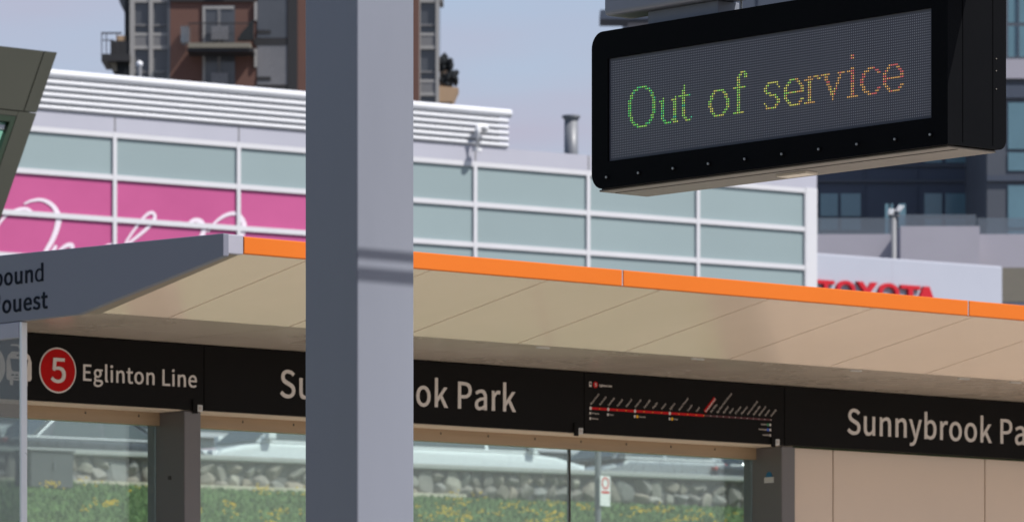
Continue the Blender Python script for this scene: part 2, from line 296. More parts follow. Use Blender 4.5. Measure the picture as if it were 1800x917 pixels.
GLYPHS = json.loads(r'''{"A":[415,[3,0,66,0,115,153,297,153,345,0,412,0,242,500,172,500],[130,203,155,280,205,449,207,449,258,280,282,203]],"B":[448,[69,0,228,0,305,9,365,36,404,82,417,147,410,192,389,228,357,252,316,266,316,269,347,286,370,311,384,342,389,378,376,434,341,472,286,493,217,500,69,500],[132,288,132,450,209,450,260,446,297,432,319,407,327,370,320,335,299,310,261,293,206,288],[132,50,132,239,219,239,277,233,320,217,346,189,355,149,346,105,319,74,277,56,219,50]],"C":[435,[257,-9,303,-4,343,10,379,32,411,63,376,103,324,61,260,46,195,61,146,102,115,166,104,252,116,336,148,399,198,440,262,454,319,441,364,407,398,447,373,471,342,490,304,504,261,509,189,497,128,464,81,411,50,339,40,250,50,160,80,89,127,35,187,2]],"D":[469,[69,0,196,0,279,11,343,43,391,95,419,165,429,252,419,339,390,408,343,459,277,490,194,500,69,500],[132,52,132,449,188,449,266,436,321,398,353,336,364,252,353,167,321,104,266,65,188,52]],"E":[402,[69,0,364,0,364,54,132,54,132,236,321,236,321,290,132,290,132,447,357,447,357,500,69,500]],"F":[377,[69,0,132,0,132,224,323,224,323,278,132,278,132,447,357,447,357,500,69,500]],"G":[470,[265,-9,313,-5,355,8,391,26,420,49,420,259,255,259,255,207,362,207,362,76,322,54,271,46,200,61,148,102,115,166,104,252,116,336,150,399,202,440,271,454,334,440,379,407,413,447,388,470,356,489,317,503,269,509,194,497,131,464,82,411,51,339,40,250,50,160,81,89,129,35,191,2]],"H":[497,[69,0,132,0,132,236,365,236,365,0,428,0,428,500,365,500,365,291,132,291,132,500,69,500]],"I":[200,[69,0,132,0,132,500,69,500]],"J":[365,[162,-9,224,3,267,36,292,86,299,147,299,500,236,500,236,153,231,104,216,71,191,52,156,46,107,60,69,103,24,70,49,36,80,11,117,-4]],"K":[441,[69,0,132,0,132,158,218,261,368,0,438,0,257,310,414,500,342,500,133,249,132,249,132,500,69,500]],"L":[370,[69,0,351,0,351,54,132,54,132,500,69,500]],"M":[554,[69,0,126,0,126,277,117,424,120,424,160,310,255,50,297,50,392,310,432,424,435,424,426,277,426,0,485,0,485,500,409,500,314,233,279,128,276,128,240,233,145,500,69,500]],"N":[493,[69,0,128,0,128,263,121,419,123,419,177,316,359,0,424,0,424,500,364,500,364,240,373,82,370,82,316,185,133,500,69,500]],"O":[506,[253,-9,323,3,382,37,428,91,456,163,467,252,456,340,428,411,382,465,323,498,253,509,183,498,124,465,79,411,50,340,40,252,50,163,79,91,124,37,183,3],[253,46,192,61,145,102,115,167,104,252,115,336,145,399,192,440,253,454,314,440,361,399,391,336,402,252,391,167,361,102,314,61]],"P":[432,[69,0,132,0,132,199,214,199,289,208,347,237,385,285,398,353,385,422,347,468,288,492,211,500,69,500],[132,250,132,449,203,449,261,444,302,428,327,399,336,353,328,307,304,275,263,256,206,250]],"Q":[506,[253,44,192,58,145,100,115,165,104,252,115,336,145,399,192,440,253,454,314,440,361,399,391,336,402,252,391,165,361,100,314,58],[406,-126,447,-122,477,-114,465,-65,413,-73,374,-69,340,-56,311,-35,290,-6,362,22,418,76,454,153,467,252,456,340,428,411,382,465,323,498,253,509,183,498,124,465,79,411,50,340,40,252,53,152,90,73,148,19,222,-7,250,-54,290,-92,342,-117]],"R":[433,[132,263,132,449,216,449,268,444,306,429,329,402,337,360,329,317,306,287,268,269,216,263],[343,0,414,0,287,219,333,237,369,266,392,307,400,360,387,426,351,469,295,493,225,500,69,500,69,0,132,0,132,212,222,212]],"S":[407,[207,-9,278,2,331,32,365,77,377,133,369,182,347,218,315,246,274,267,203,297,174,311,147,327,128,350,120,381,127,411,146,434,175,449,214,454,276,441,327,407,360,447,296,492,214,509,151,499,101,472,68,430,56,377,65,328,89,292,122,266,158,248,229,217,262,201,289,184,307,160,313,128,306,94,285,69,252,52,208,46,133,63,70,108,33,65,68,34,110,11,156,-4]],"T":[409,[173,0,236,0,236,447,387,447,387,500,21,500,21,447,173,447]],"U":[492,[246,-9,304,-2,353,21,392,61,417,122,426,206,426,500,365,500,365,205,356,129,330,80,293,54,246,46,200,54,163,80,139,129,130,205,130,500,67,500,67,206,76,122,101,61,139,21,188,-2]],"V":[392,[160,0,233,0,392,500,328,500,248,229,199,64,196,64,148,229,67,500,1,500]],"W":[599,[123,0,198,0,273,302,298,415,301,415,325,302,401,0,477,0,580,500,520,500,467,228,439,65,435,65,400,228,330,500,272,500,203,228,168,65,165,65,135,228,83,500,18,500]],"X":[391,[12,0,78,0,150,135,190,216,193,216,236,135,310,0,380,0,233,255,370,500,304,500,237,372,201,299,198,299,159,372,91,500,21,500,158,259]],"Y":[362,[149,0,212,0,212,194,363,500,297,500,233,359,183,249,180,249,131,359,66,500,-1,500,149,194]],"Z":[411,[34,0,379,0,379,54,112,54,376,462,376,500,58,500,58,447,298,447,34,38]],"a":[384,[148,-9,213,7,271,44,273,44,278,0,329,0,329,228,322,290,299,338,260,369,201,380,119,364,56,332,80,289,130,316,191,328,229,320,252,299,264,269,267,235,165,217,95,189,54,149,40,96,48,52,71,19,105,-2],[166,42,140,45,119,55,105,73,100,100,109,133,137,159,189,179,267,193,267,90,216,54]],"b":[422,[226,-9,287,5,338,43,374,106,387,191,377,269,349,328,303,367,239,380,178,365,123,328,126,394,126,543,63,543,63,0,113,0,118,38,121,38,172,4],[216,44,173,52,126,82,126,277,176,314,224,327,269,318,299,290,317,247,322,190,314,129,292,83,258,54]],"c":[348,[209,-9,273,4,329,38,302,80,262,54,214,43,168,53,131,82,108,127,100,185,108,243,133,288,170,317,216,327,256,319,290,295,321,336,276,367,214,380,145,367,89,329,50,267,35,185,49,103,85,42,140,4]],"d":[423,[189,-9,251,7,302,44,304,44,309,0,360,0,360,543,297,543,297,400,301,337,253,368,196,380,136,366,85,327,49,266,36,185,47,103,78,42,126,4],[203,44,159,53,127,81,107,126,100,186,109,243,132,288,166,317,207,327,252,318,297,289,297,94,251,56]],"e":[378,[213,-9,280,2,334,29,312,70,269,49,220,41,171,50,133,76,108,117,97,171,347,171,349,206,339,278,311,333,264,368,201,380,140,366,87,328,49,266,35,185,49,103,87,42,143,4],[96,215,109,264,133,300,165,322,203,330,241,323,270,301,288,265,295,215]],"f":[222,[23,320,73,320,73,0,135,0,135,320,214,320,214,370,135,370,135,429,138,461,148,483,164,497,188,502,229,492,243,540,214,549,181,552,133,543,99,519,79,480,73,430,73,370,23,367]],"g":[385,[188,-171,265,-160,324,-132,362,-91,375,-42,367,-3,343,25,302,41,246,46,173,46,142,49,122,57,112,70,108,86,115,111,132,130,159,121,187,117,240,126,283,152,312,193,323,246,314,290,293,323,368,323,368,370,239,370,187,380,134,371,90,344,60,303,48,248,63,188,97,148,97,145,69,117,56,76,65,39,89,16,89,12,49,-26,35,-72,46,-114,77,-145,126,-164],[187,160,157,166,132,183,115,211,108,248,115,284,132,311,157,328,187,334,218,328,243,311,260,284,266,248,260,211,243,183,217,166],[196,-128,151,-123,118,-110,97,-90,89,-63,98,-31,127,0,175,-5,239,-5,271,-8,295,-16,309,-30,314,-53,306,-80,282,-104,245,-121]],"h":[414,[63,0,126,0,126,269,175,311,226,325,258,320,280,302,293,271,297,226,297,0,359,0,359,235,352,297,331,343,296,370,246,380,178,362,123,318,126,394,126,543,63,543]],"i":[188,[63,0,126,0,126,370,63,370],[94,447,124,458,136,488,124,517,94,529,64,517,53,488,64,458]],"j":[188,[24,-165,71,-157,102,-132,120,-93,126,-42,126,370,63,370,63,-42,61,-73,54,-96,40,-110,18,-115,-18,-108,-30,-156],[94,447,124,458,136,488,124,517,94,529,64,517,53,488,64,458]],"k":[377,[63,0,124,0,124,98,194,179,302,0,370,0,230,221,353,370,284,370,127,175,124,175,124,543,63,543]],"l":[194,[128,-9,164,-3,156,44,143,43,130,49,126,70,126,543,63,543,63,74,66,39,78,13,98,-3]],"m":[632,[63,0,126,0,126,269,174,311,218,325,249,320,270,302,283,271,287,226,287,0,349,0,349,269,398,311,443,325,473,320,495,302,507,271,512,226,512,0,574,0,574,235,567,297,546,343,511,370,462,380,398,360,339,309,325,339,304,361,275,375,237,380,175,362,121,317,120,317,114,370,63,370]],"n":[416,[63,0,126,0,126,269,175,311,226,325,258,320,280,302,293,271,297,226,297,0,359,0,359,235,352,297,331,343,296,370,246,380,178,362,121,317,120,317,114,370,63,370]],"o":[413,[207,-9,272,4,326,42,364,103,378,185,364,267,326,329,272,367,207,380,142,367,87,329,49,267,35,185,49,103,87,42,142,4],[207,43,163,53,129,82,107,127,100,185,107,243,129,288,163,317,207,327,251,317,285,288,307,243,314,185,307,127,285,82,251,53]],"p":[423,[63,-156,126,-156,126,-31,123,34,175,2,226,-9,287,5,338,43,374,106,387,191,377,269,349,328,303,367,239,380,177,364,121,327,120,327,114,370,63,370],[216,44,174,52,126,82,126,277,176,314,224,327,269,318,299,290,317,247,322,190,314,129,292,83,258,54]],"q":[423,[297,-156,360,-156,360,370,310,370,304,336,303,336,254,369,196,380,136,366,85,327,49,266,36,185,47,103,78,42,126,4,189,-9,250,6,301,43,297,-25],[203,44,159,53,127,81,107,126,100,186,109,243,132,288,166,317,207,327,252,318,297,289,297,94,251,56]],"r":[265,[63,0,126,0,126,238,146,278,170,305,194,319,218,324,254,318,266,372,226,380,196,375,168,359,143,335,121,303,120,303,114,370,63,370]],"s":[319,[160,-9,217,0,260,24,285,58,294,101,284,145,258,176,222,197,181,214,151,225,126,238,108,255,102,278,106,298,118,316,140,327,171,332,215,322,254,299,284,338,234,367,170,380,116,372,76,349,51,316,42,275,52,234,77,205,111,184,150,168,181,156,208,141,227,122,235,98,230,75,217,57,194,44,162,40,102,52,52,84,22,42,84,6]],"t":[257,[179,-9,214,-5,248,5,235,52,193,42,166,46,148,60,139,82,136,113,136,320,237,320,237,370,136,370,136,475,84,475,77,370,18,367,18,320,74,320,74,115,79,64,97,25,129,0]],"u":[414,[171,-9,207,-4,238,9,267,31,293,58,295,58,300,0,352,0,352,370,290,370,290,108,241,60,190,45,158,51,136,68,124,99,120,143,120,370,57,370,57,136,64,73,85,28,120,0]],"v":[355,[143,0,216,0,347,370,285,370,215,160,181,50,177,50,143,160,74,370,9,370]],"w":[547,[121,0,194,0,246,198,271,306,275,306,300,200,353,0,429,0,529,370,469,370,415,156,393,53,389,53,364,156,306,370,245,370,187,156,162,53,159,53,137,156,82,370,18,370]],"x":[340,[10,0,76,0,126,87,163,153,166,153,207,87,261,0,329,0,207,187,320,370,255,370,209,289,177,227,173,227,137,289,87,370,20,370,132,193]],"y":[355,[69,-160,118,-150,156,-123,185,-82,207,-31,347,370,286,370,219,165,189,60,186,60,149,165,74,370,9,370,158,-1,149,-29,136,-60,117,-86,95,-102,66,-108,38,-102,25,-152]],"z":[324,[24,0,304,0,304,50,102,50,298,337,298,370,45,370,45,320,219,320,24,33]],"5":[379,[179,-9,240,3,292,36,329,90,342,162,330,234,298,284,250,313,192,322,151,317,117,302,130,447,318,447,318,500,75,500,59,267,92,246,132,267,175,275,218,267,251,245,272,209,279,161,271,112,248,75,214,51,173,43,133,48,100,60,73,78,50,98,18,57,47,33,82,12,125,-3]],"'":[190,[75,329,114,329,126,456,127,526,61,526,63,456]],"&":[464,[177,-9,256,7,321,48,380,12,436,-9,452,43,408,61,359,91,410,175,446,269,388,269,359,190,318,122,249,188,191,263,232,294,268,327,294,366,304,411,297,450,278,481,247,502,205,509,158,500,122,475,99,438,91,392,99,335,123,274,86,246,55,214,33,176,25,130,36,74,67,30,115,1],[280,81,234,52,184,41,145,47,114,66,93,95,85,133,104,186,149,231,209,152],[168,304,150,349,144,392,148,421,161,444,180,460,206,465,227,461,242,448,250,430,253,409,246,378,228,352,200,327]]}''')
# ------------------------------------------------------------------ lettering
def glyph_mesh(items, fr, t, depth=.0015, track=0):
    """items: (text, s, z, cap height, x scale, angle, boldness); one bmesh builder on plane fr at offset t"""
    cu = bpy.data.curves.new('tmp', 'CURVE'); cu.dimensions = '2D'; cu.fill_mode = 'BOTH'; cu.extrude = depth
    bold = 0
    for txt, s0, z0, h, sx, ang, bd in items:
        x = 0.0; ca, sa = math.cos(ang), math.sin(ang); k = h / 500.0; bold = bd * h
        for ch in txt:
            if ch == ' ': x += 150 + track; continue
            g = GLYPHS[ch]
            for sp in g[1:]:
                n = len(sp) // 2; q = cu.splines.new('POLY'); q.points.add(n - 1); q.use_cyclic_u = True
                for i in range(n):
                    lx, ly = (x + sp[2 * i]) * k * sx, sp[2 * i + 1] * k
                    q.points[i].co = (s0 + lx * ca - ly * sa, z0 + lx * sa + ly * ca, 0, 1)
            x += g[0] + track
    cu.offset = bold
    o = bpy.data.objects.new('tmp', cu); COL.objects.link(o)
    dg = bpy.context.evaluated_depsgraph_get()
    me = bpy.data.meshes.new_from_object(o.evaluated_get(dg))
    mb = MB(fr); mb.bm.from_mesh(me)
    for v in mb.bm.verts:
        a, z, n = v.co; v.co = fr.p(a, t - n, z)
    bpy.data.objects.remove(o); bpy.data.curves.remove(cu); bpy.data.meshes.remove(me)
    return mb

def ink(txt, track=0):
    x = 0; lo, hi = 1e9, -1e9
    for ch in txt:
        if ch == ' ': x += 150 + track; continue
        for sp in GLYPHS[ch][1:]: lo = min(lo, x + min(sp[0::2])); hi = max(hi, x + max(sp[0::2]))
        x += GLYPHS[ch][0] + track
    return lo, hi

def fit_text(txt, fr, s0, s1, z0, h, t, bold=.012, track=22):
    lo, hi = ink(txt, track); sx = (s1 - s0) / ((hi - lo) * h / 500.0)
    return glyph_mesh([(txt, s0 - lo * h / 500.0 * sx, z0, h, sx, 0, bold)], fr, t, track=track)

def disc_mb(fr, s, z, r, t0, t1, n=40):
    return MB(fr).prism_az([(s + r * math.cos(2 * math.pi * i / n), z + r * math.sin(2 * math.pi * i / n)) for i in range(n)], t0, t1)

# ------------------------------------------------------------------ ground
F_DIR = (.830, .5576)
WALL = Frame(-2.22, 100.0, *F_DIR)                       # fieldstone wall at the car lot
QW = -2.22 * WALL.N[0] + 100 * WALL.N[1]
def ground_z(x, y):
    q = x * WALL.N[0] + y * WALL.N[1]
    if q < 20.5: return -.35
    if q < QW: return -.35 + (q - 20.5) / (QW - 20.5) * (7.12 + .35)
    return 7.12
mb = MB()
qs = [-900, -200, -60, -10, 0, 10, 20.5] + [20.5 + (QW - 20.5) * i / 16 for i in range(1, 17)] + [QW + 20, QW + 60, QW + 200, QW + 800, QW + 3500]
ss = [-3500, -800, -300, -120, -60, -40, -30, -20, -10, 0, 10, 20, 30, 40, 60, 120, 300, 800, 3500]
def tp(s_, q):
    x = s_ * WALL.D[0] + q * WALL.N[0]; y = s_ * WALL.D[1] + q * WALL.N[1]
    return Vector((x, y, ground_z(x, y)))
grid = [[mb.bm.verts.new(tp(s_, q)) for s_ in ss] for q in qs]
for i in range(len(qs) - 1):
    for j in range(len(ss) - 1): mb.bm.faces.new([grid[i][j], grid[i][j + 1], grid[i + 1][j + 1], grid[i + 1][j]])
for fc in mb.bm.faces:
    q = fc.calc_center_median(); q = q.x * WALL.N[0] + q.y * WALL.N[1]
    fc.material_index = 0 if 20.5 < q < QW else 1
tag(mb.build('ground', None, mats=[M['terrain'], M['lot_ground']]), kind='structure')

SH = Frame(0, 20, .753, .658)                            # plane of the station signs, runs along the platform
mb = MB(SH); mb.box(-40, 60, -1.75, 3.2, -1.60 - .30, -1.60); tag(mb.build('far_platform', M['platform'], bevel=.02), kind='structure')
mb = MB(SH); mb.box(-40, 60, -16.5, -5.0, -1.60 - .30, -1.603); tag(mb.build('near_platform', M['platform'], bevel=.02), kind='structure')
mb = MB(SH); mb.box(-40, 60, -4.98, -1.78, -1.95, -1.90); tag(mb.build('track_bed', M['platform']), kind='structure')
for tt in (-4.1, -2.665):
    mb = MB(SH); mb.box(-40, 60, tt - .035, tt + .035, -1.90, -1.84); tag(mb.build('rail', M['galv']), kind='structure')
# asphalt of the car lot behind the stone wall
mb = MB(WALL); mb.box(-80, 120, .45, 21, 7.12 - EYE - .1, 7.12 - EYE + .012); tag(mb.build('car_lot', M['asphalt']), kind='structure')

# ------------------------------------------------------------------ far platform shelter
ZT, ZS, ZO = 1.806, 1.609, 1.752      # roof top, flat soffit, outer soffit edge
S0, S1 = -2.673, 9.0
sh = thing('platform_shelter', 'long tram stop shelter with beige soffit and bright orange roof edge', 'shelter', SH.p(2, 0, -1.6))
MB(SH).prism_tz([(-1.575, ZT - .004), (-.3, 1.826), (1.6, 1.84), (1.6, ZS + .02), (-.785, ZS + .02), (-1.575, ZO + .016)], S0 + .022, S1).build('roof', M['roof'], sh)
# grey corner cap, then orange fascia lengths with thin pale seams
FZ0, FZ1 = 1.750, 1.8075
sc_ = SH.s_at(428, -1.6); a1 = SH.s_at(1095, -1.6); a2 = SH.s_at(1703, -1.6)
MB(SH).box(S0, sc_ - .002, -1.602, -1.576, FZ0 - .004, FZ1 + .003).build('corner_cap', M['canopy_cap'], sh, bevel=.003)
mids = [sc_, a1, a2, a2 + (a2 - a1), a2 + 2 * (a2 - a1), S1]
for b0, b1 in zip(mids, mids[1:]):
    MB(SH).box(b0 + .003, b1 - .003, -1.60, -1.577, FZ0, FZ1).build('orange_fascia', M['orange'], sh, bevel=.003)
for b0 in mids[1:-1]:
    MB(SH).box(b0 - .0022, b0 + .0022, -1.597, -1.578, FZ0 + .001, FZ1 - .001).build('fascia_seam', M['canopy_cap'], sh)
# sloping soffit in panels with open joints, flat soffit behind it
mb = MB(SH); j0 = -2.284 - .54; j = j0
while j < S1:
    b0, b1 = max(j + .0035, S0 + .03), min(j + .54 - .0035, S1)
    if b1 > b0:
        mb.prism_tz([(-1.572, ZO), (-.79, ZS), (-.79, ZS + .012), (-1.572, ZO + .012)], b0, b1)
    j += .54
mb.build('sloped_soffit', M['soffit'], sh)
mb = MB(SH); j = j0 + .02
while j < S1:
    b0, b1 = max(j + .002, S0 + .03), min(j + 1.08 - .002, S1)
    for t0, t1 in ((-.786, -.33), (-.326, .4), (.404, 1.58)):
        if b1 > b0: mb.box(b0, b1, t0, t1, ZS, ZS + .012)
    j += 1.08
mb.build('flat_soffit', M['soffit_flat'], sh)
for px in (1500, 1690, 1780, 950, 1222):   # small recessed lamps and fittings in the flat soffit
    s_ = SH.s_at(px, -.72)
    MB(SH).box(s_ - .03, s_ + .03, -.740, -.728, ZS - .004, ZS + .001).build('soffit_fitting', M['white_tag'], sh)
# end plate; the shade on the soffit beside it is a dark-coloured strip
MB(SH).prism_tz([(-1.565, ZO - .006), (-.79, ZS - .007), (-.79, ZS - .001), (-1.565, ZO - .001)], S0 + .021, S0 + .085).build('soffit_shade', M['soffit_shade'], sh)
ep = MB(SH).prism_tz([(-1.604, FZ1 + .004), (-.32, 1.836), (1.62, 1.85), (1.62, ZS - .012), (-.79, ZS - .012), (-1.604, ZO - .016)], S0 - .004, S0 + .020).build('end_plate', M['canopy_grey'], sh, bevel=.003)
# lettering on the end plate: plane runs toward the viewer, reads left to right
o_ = SH.p(S0 - .004, 0, 0); EP = Frame(o_.x, o_.y, .658, -.753)
tb = fit_text('bound', EP, EP.s_at(-9), EP.s_at(76), EP.z_at(40, 497.5), .0565, -.001, .022); tb.build('lettering', M['letter_dark'], ep)
tb = fit_text("'ouest", EP, EP.s_at(-3), EP.s_at(83.5), EP.z_at(40, 546), .0575, -.001, .022); tb.build('lettering', M['letter_dark'], ep)
# glass end wall below the plate
tpost = None
for k in range(400):
    t_ = -1.0 + k * .004; P_ = SH.p(S0 + .005, t_, 0)
    if 900 + 9000 * P_.x / P_.y < 40: tpost = t_; break
MB(SH).box(S0 - .005, S0 + .022, tpost - .006, tpost + .006, -1.6, ZS - .014).build('end_post', M['alu'], sh, bevel=.003)
MB(SH).box(S0 - .006, S0 + .020, tpost + .008, tpost + .5, ZS - .07, ZS - .0135).build('end_rail', M['canopy_cap'], sh, bevel=.003)
MB(SH).box(S0 + .002, S0 + .012, tpost + .006, 1.5, -1.5, ZS - .03).build('end_glass', M['glass_end'], sh)
# header under the signs
ZB = 1.364; TG = .18
MB(SH).box(S0 + .03, S1, .05, TG + .09, ZB + .003, ZS - .001).build('header_box', M['sign_black'], sh)
sB = SH.s_at(1400)
MB(SH).box(S0 + .03, sB, .0225, .155, ZB - .004, ZB + .002).build('header_edge', M['timber_light'], sh)
hb = MB(SH).box(S0 + .03, sB, .155, .20, ZB - .052, ZB + .0015).build('timber_beam', M['timber'], sh)
s_ = SH.s_at(150, .155)
while s_ < sB - .1:
    c = SH.p(s_, .153, ZB - .020); MB(SH).box(s_ - .002, s_ + .002, .1525, .156, ZB - .024, ZB - .016).build('screw', M['joint'], hb)
    s_ += .245
def column(sf, w=.077, d=.178):
    cs = MB(SH).box(sf, sf + w, .004, .004 + d + .05, -1.6, ZB - .0045).build('column', M['column'], sh, bevel=.004); return cs
c1 = column(SH.s_at(325.5)); c2 = column(SH.s_at(1375.5)); column(SH.s_at(1375.5) + 6.3)
# sticker on the second column's left side, facing along the platform
sx = SH.s_at(1375.5)
MB(SH).box(sx - .003, sx - .0005, .05, .105, 1.213, 1.236).build('sticker', M['white_tag'], c2)
mb = MB(SH); mb.prism_tz([(.0775 + .018 * math.cos(math.pi * i / 12), 1.2365 + .022 * math.sin(math.pi * i / 12)) for i in range(13)], sx - .003, sx - .0005); mb.build('sticker', M['blue_sticker'], c2)
s1_ = SH.s_at(325.5); MB(SH).box(s1_ - .004, s1_ - .0005, .085, .10, 1.108, 1.122).build('lock_cover', M['joint'], c1)
# glass panes: joint at px 1000
for b0, b1 in ((S0 + .03, SH.s_at(325.5) - .002), (SH.s_at(325.5) + .079, SH.s_at(1000, TG) - .003), (SH.s_at(1000, TG) + .003, SH.s_at(1375.5) - .002)):
    MB(SH).box(b0, b1, TG - .004, TG + .006, -1.5, ZB - .053).build('glass_pane', M['glass'], sh)
gs = SH.s_at(1000, TG); MB(SH).box(gs - .0028, gs + .0028, TG - .008, TG + .008, -1.5, ZB - .053).build('glass_joint', M['joint'], sh)
# beige panels right of the second column
jx = [SH.s_at(1402), SH.s_at(1481), SH.s_at(1748)]; jx += [jx[-1] + .62 * k for k in range(1, 9)]
for b0, b1 in zip(jx, jx[1:]):
    MB(SH).box(b0 + .003, b1 - .003, .055, .08, -1.5, ZB - .003).build('wall_panel', M['wall_beige'], sh, bevel=.002)
MB(SH).box(jx[0], jx[-1], .081, .12, -1.5, ZB - .01).build('wall_core', M['joint'], sh)

# ------------------------------------------------------------------ unseen near shelter, added to block sky fill on the pole
sky_blocker = thing('platform_shelter', 'unseen near shelter added to block sky light, with grey roof and dark end wall', 'shelter', SH.p(-12, -7.5, -1.6))
MB(SH).box(-24, -6.7, -10.2, -5.7, 1.98, 2.16).build('roof', M['canopy_grey'], sky_blocker, bevel=.01)
MB(SH).box(-9.6, -9.45, -8.6, -5.5, -1.6, 1.978).build('blocker_end_wall', M['column'], sky_blocker)
MB(SH).box(-24, -9.61, -8.6, -8.5, -1.6, 1.977).build('blocker_back_wall', M['column'], sky_blocker)
for s_ in (-20, -15, -9.9): MB(SH).box(s_, s_ + .15, -5.95, -5.8, -1.6, 1.976).build('column', M['column'], sky_blocker, bevel=.004)

# ------------------------------------------------------------------ station signs hanging under the soffit
def sign_board(name, label, cat, s0, s1, group=None):
    r = thing(name, label, cat, SH.p((s0 + s1) / 2, 0, ZB), group)
    MB(SH).box(s0 + .0015, s1 - .0015, 0, .022, ZB, ZS - .003).build('panel', M['sign_black'], r, bevel=.002)
    return r
sa, sb, sc2, sd = SH.s_at(358.5), SH.s_at(1027), SH.s_at(1379), SH.s_at(1379) + 1.98
G_SIGN = 'black station sign boards under the shelter soffit'
ln = sign_board('line_sign', 'black board with red number 5 roundel, tram symbol and Eglinton Line lettering', 'sign', -3.55 + .9, sa, G_SIGN)
n1 = sign_board('station_sign', 'black Sunnybrook Park name board partly hidden behind the grey steel pole', 'sign', sa, sb, G_SIGN)
mp = sign_board('route_map_sign', 'black route map board with a red line and slanted station names', 'route map', sb, sc2, G_SIGN)
n2 = sign_board('station_sign', 'black Sunnybrook Park name board above the beige wall panels', 'sign', sc2, sd, G_SIGN)
TL = -.0014
def capz(px, py): return SH.z_at(px, py)
fit_text('Eglinton Line', SH, SH.s_at(146), SH.s_at(345), capz(146, 668), capz(146, 640) - capz(146, 668), TL, .012).build('lettering', M['letter'], ln)
zc = capz(101, 650.5); rs = (SH.s_at(133.5) - SH.s_at(68.5)) / 2; cs_ = (SH.s_at(133.5) + SH.s_at(68.5)) / 2
rd = disc_mb(SH, cs_, zc, rs, -.0015, .0005).build('roundel', M['letter'], ln)
disc_mb(SH, cs_, zc, rs * .93, -.003, -.0016).build('disc', M['red'], rd)
hh = capz(101, 629) - capz(101, 671); fit_text('5', SH, SH.s_at(88.5), SH.s_at(113.5), zc - hh / 2, hh, -.0046, .018).build('number', M['letter'], rd)
# tram pictogram
tx0, tx1 = SH.s_at(11), SH.s_at(55); tz0, tz1 = capz(33, 677), capz(33, 616); tw = tx1 - tx0; th = tz1 - tz0
def R(mb, x0, x1, y0, y1, t0, t1): mb.box(tx0 + tw * x0, tx0 + tw * x1, t0, t1, tz0 + th * y0, tz0 + th * y1)
mb = MB(SH); mb.prism_az([(tx0 + tw * x, tz0 + th * y) for x, y in ((.06, .14), (.94, .14), (1, .2), (1, .68), (.93, .86), (.78, .97), (.22, .97), (.07, .86), (0, .68), (0, .2))], -.0015, .0005)
for x0 in (.14, .72): R(mb, x0, x0 + .12, 0, .14, -.0015, .0005)
mb.prism_az([(tx0 + tw * x, tz0 + th * y) for x, y in ((.2, 1.18), (.8, 1.18), (.84, 1.13), (.55, 1.13), (.62, .975), (.55, .975), (.47, 1.13), (.16, 1.13))], -.0015, .0005)
tr = mb.build('tram_symbol', M['letter'], ln)
mb = MB(SH); mb.prism_az([(tx0 + tw * x, tz0 + th * y) for x, y in ((.14, .76), (.86, .76), (.80, .44), (.72, .40), (.28, .40), (.20, .44))], -.0024, -.0016)
for x0, x1, y0, y1 in ((.18, .30, .27, .32), (.70, .82, .27, .32), (.36, .46, .27, .32), (.54, .64, .27, .32), (.3, .7, .19, .22), (.40, .60, .84, .89)): R(mb, x0, x1, y0, y1, -.0024, -.0016)
mb.build('windscreen', M['sign_black'], tr)
# sliver of the round emblem at the frame edge
mb = MB(SH); cx_, rr = SH.s_at(-24), SH.s_at(9) - SH.s_at(-24)
n = 40
for i in range(n):
    a, b = 2 * math.pi * i / n, 2 * math.pi * (i + 1) / n
    mb.prism_az([(cx_ + q * rr * math.cos(w), zc + q * rr * math.sin(w)) for q, w in ((1, a), (1, b), (.72, b), (.72, a))], -.0015, .0005)
mb.prism_az([(cx_ - rr * .7, zc - .02), (cx_ - rr * .7, zc + .02), (cx_ + rr * .7, zc + .005), (cx_ + rr * .7, zc - .03)], -.0015, .0005)
mb.build('emblem', M['letter'], ln)
fit_text('Sunnybrook Park', SH, SH.s_at(492.5), SH.s_at(905.5), capz(512, 698.5), capz(512, 651) - capz(512, 698.5), TL, .012).build('lettering', M['letter'], n1)
ss0 = SH.s_at(1489.5); wS = SH.s_at(905.5) - SH.s_at(492.5)
fit_text('Sunnybrook Park', SH, ss0, ss0 + wS * 1.045, capz(1510, 763), capz(1510, 719.5) - capz(1510, 763), TL, .012).build('lettering', M['letter'], n2)
for r_, px, py in ((ln, 350.5, 717), (n1, 1019.5, 757), (mp, 1365.5, 776.5)):
    s_ = SH.s_at(px); z_ = SH.z_at(px, py)
    tg = MB(SH).box(s_ - .012, s_ + .012, -.004, -.0005, z_ - .012, z_ + .012).build('corner_tag', M['white_tag'], r_)
    MB(SH).box(s_ - .006, s_ + .006, -.0055, -.0042, z_ - .006, z_ + .006).build('mark', M['map_text'], tg)
    MB(SH).box(s_ - .034, s_ - .0125, -.006, -.0005, z_ - .02, z_ + .03).build('clip', M['sign_black'], r_)
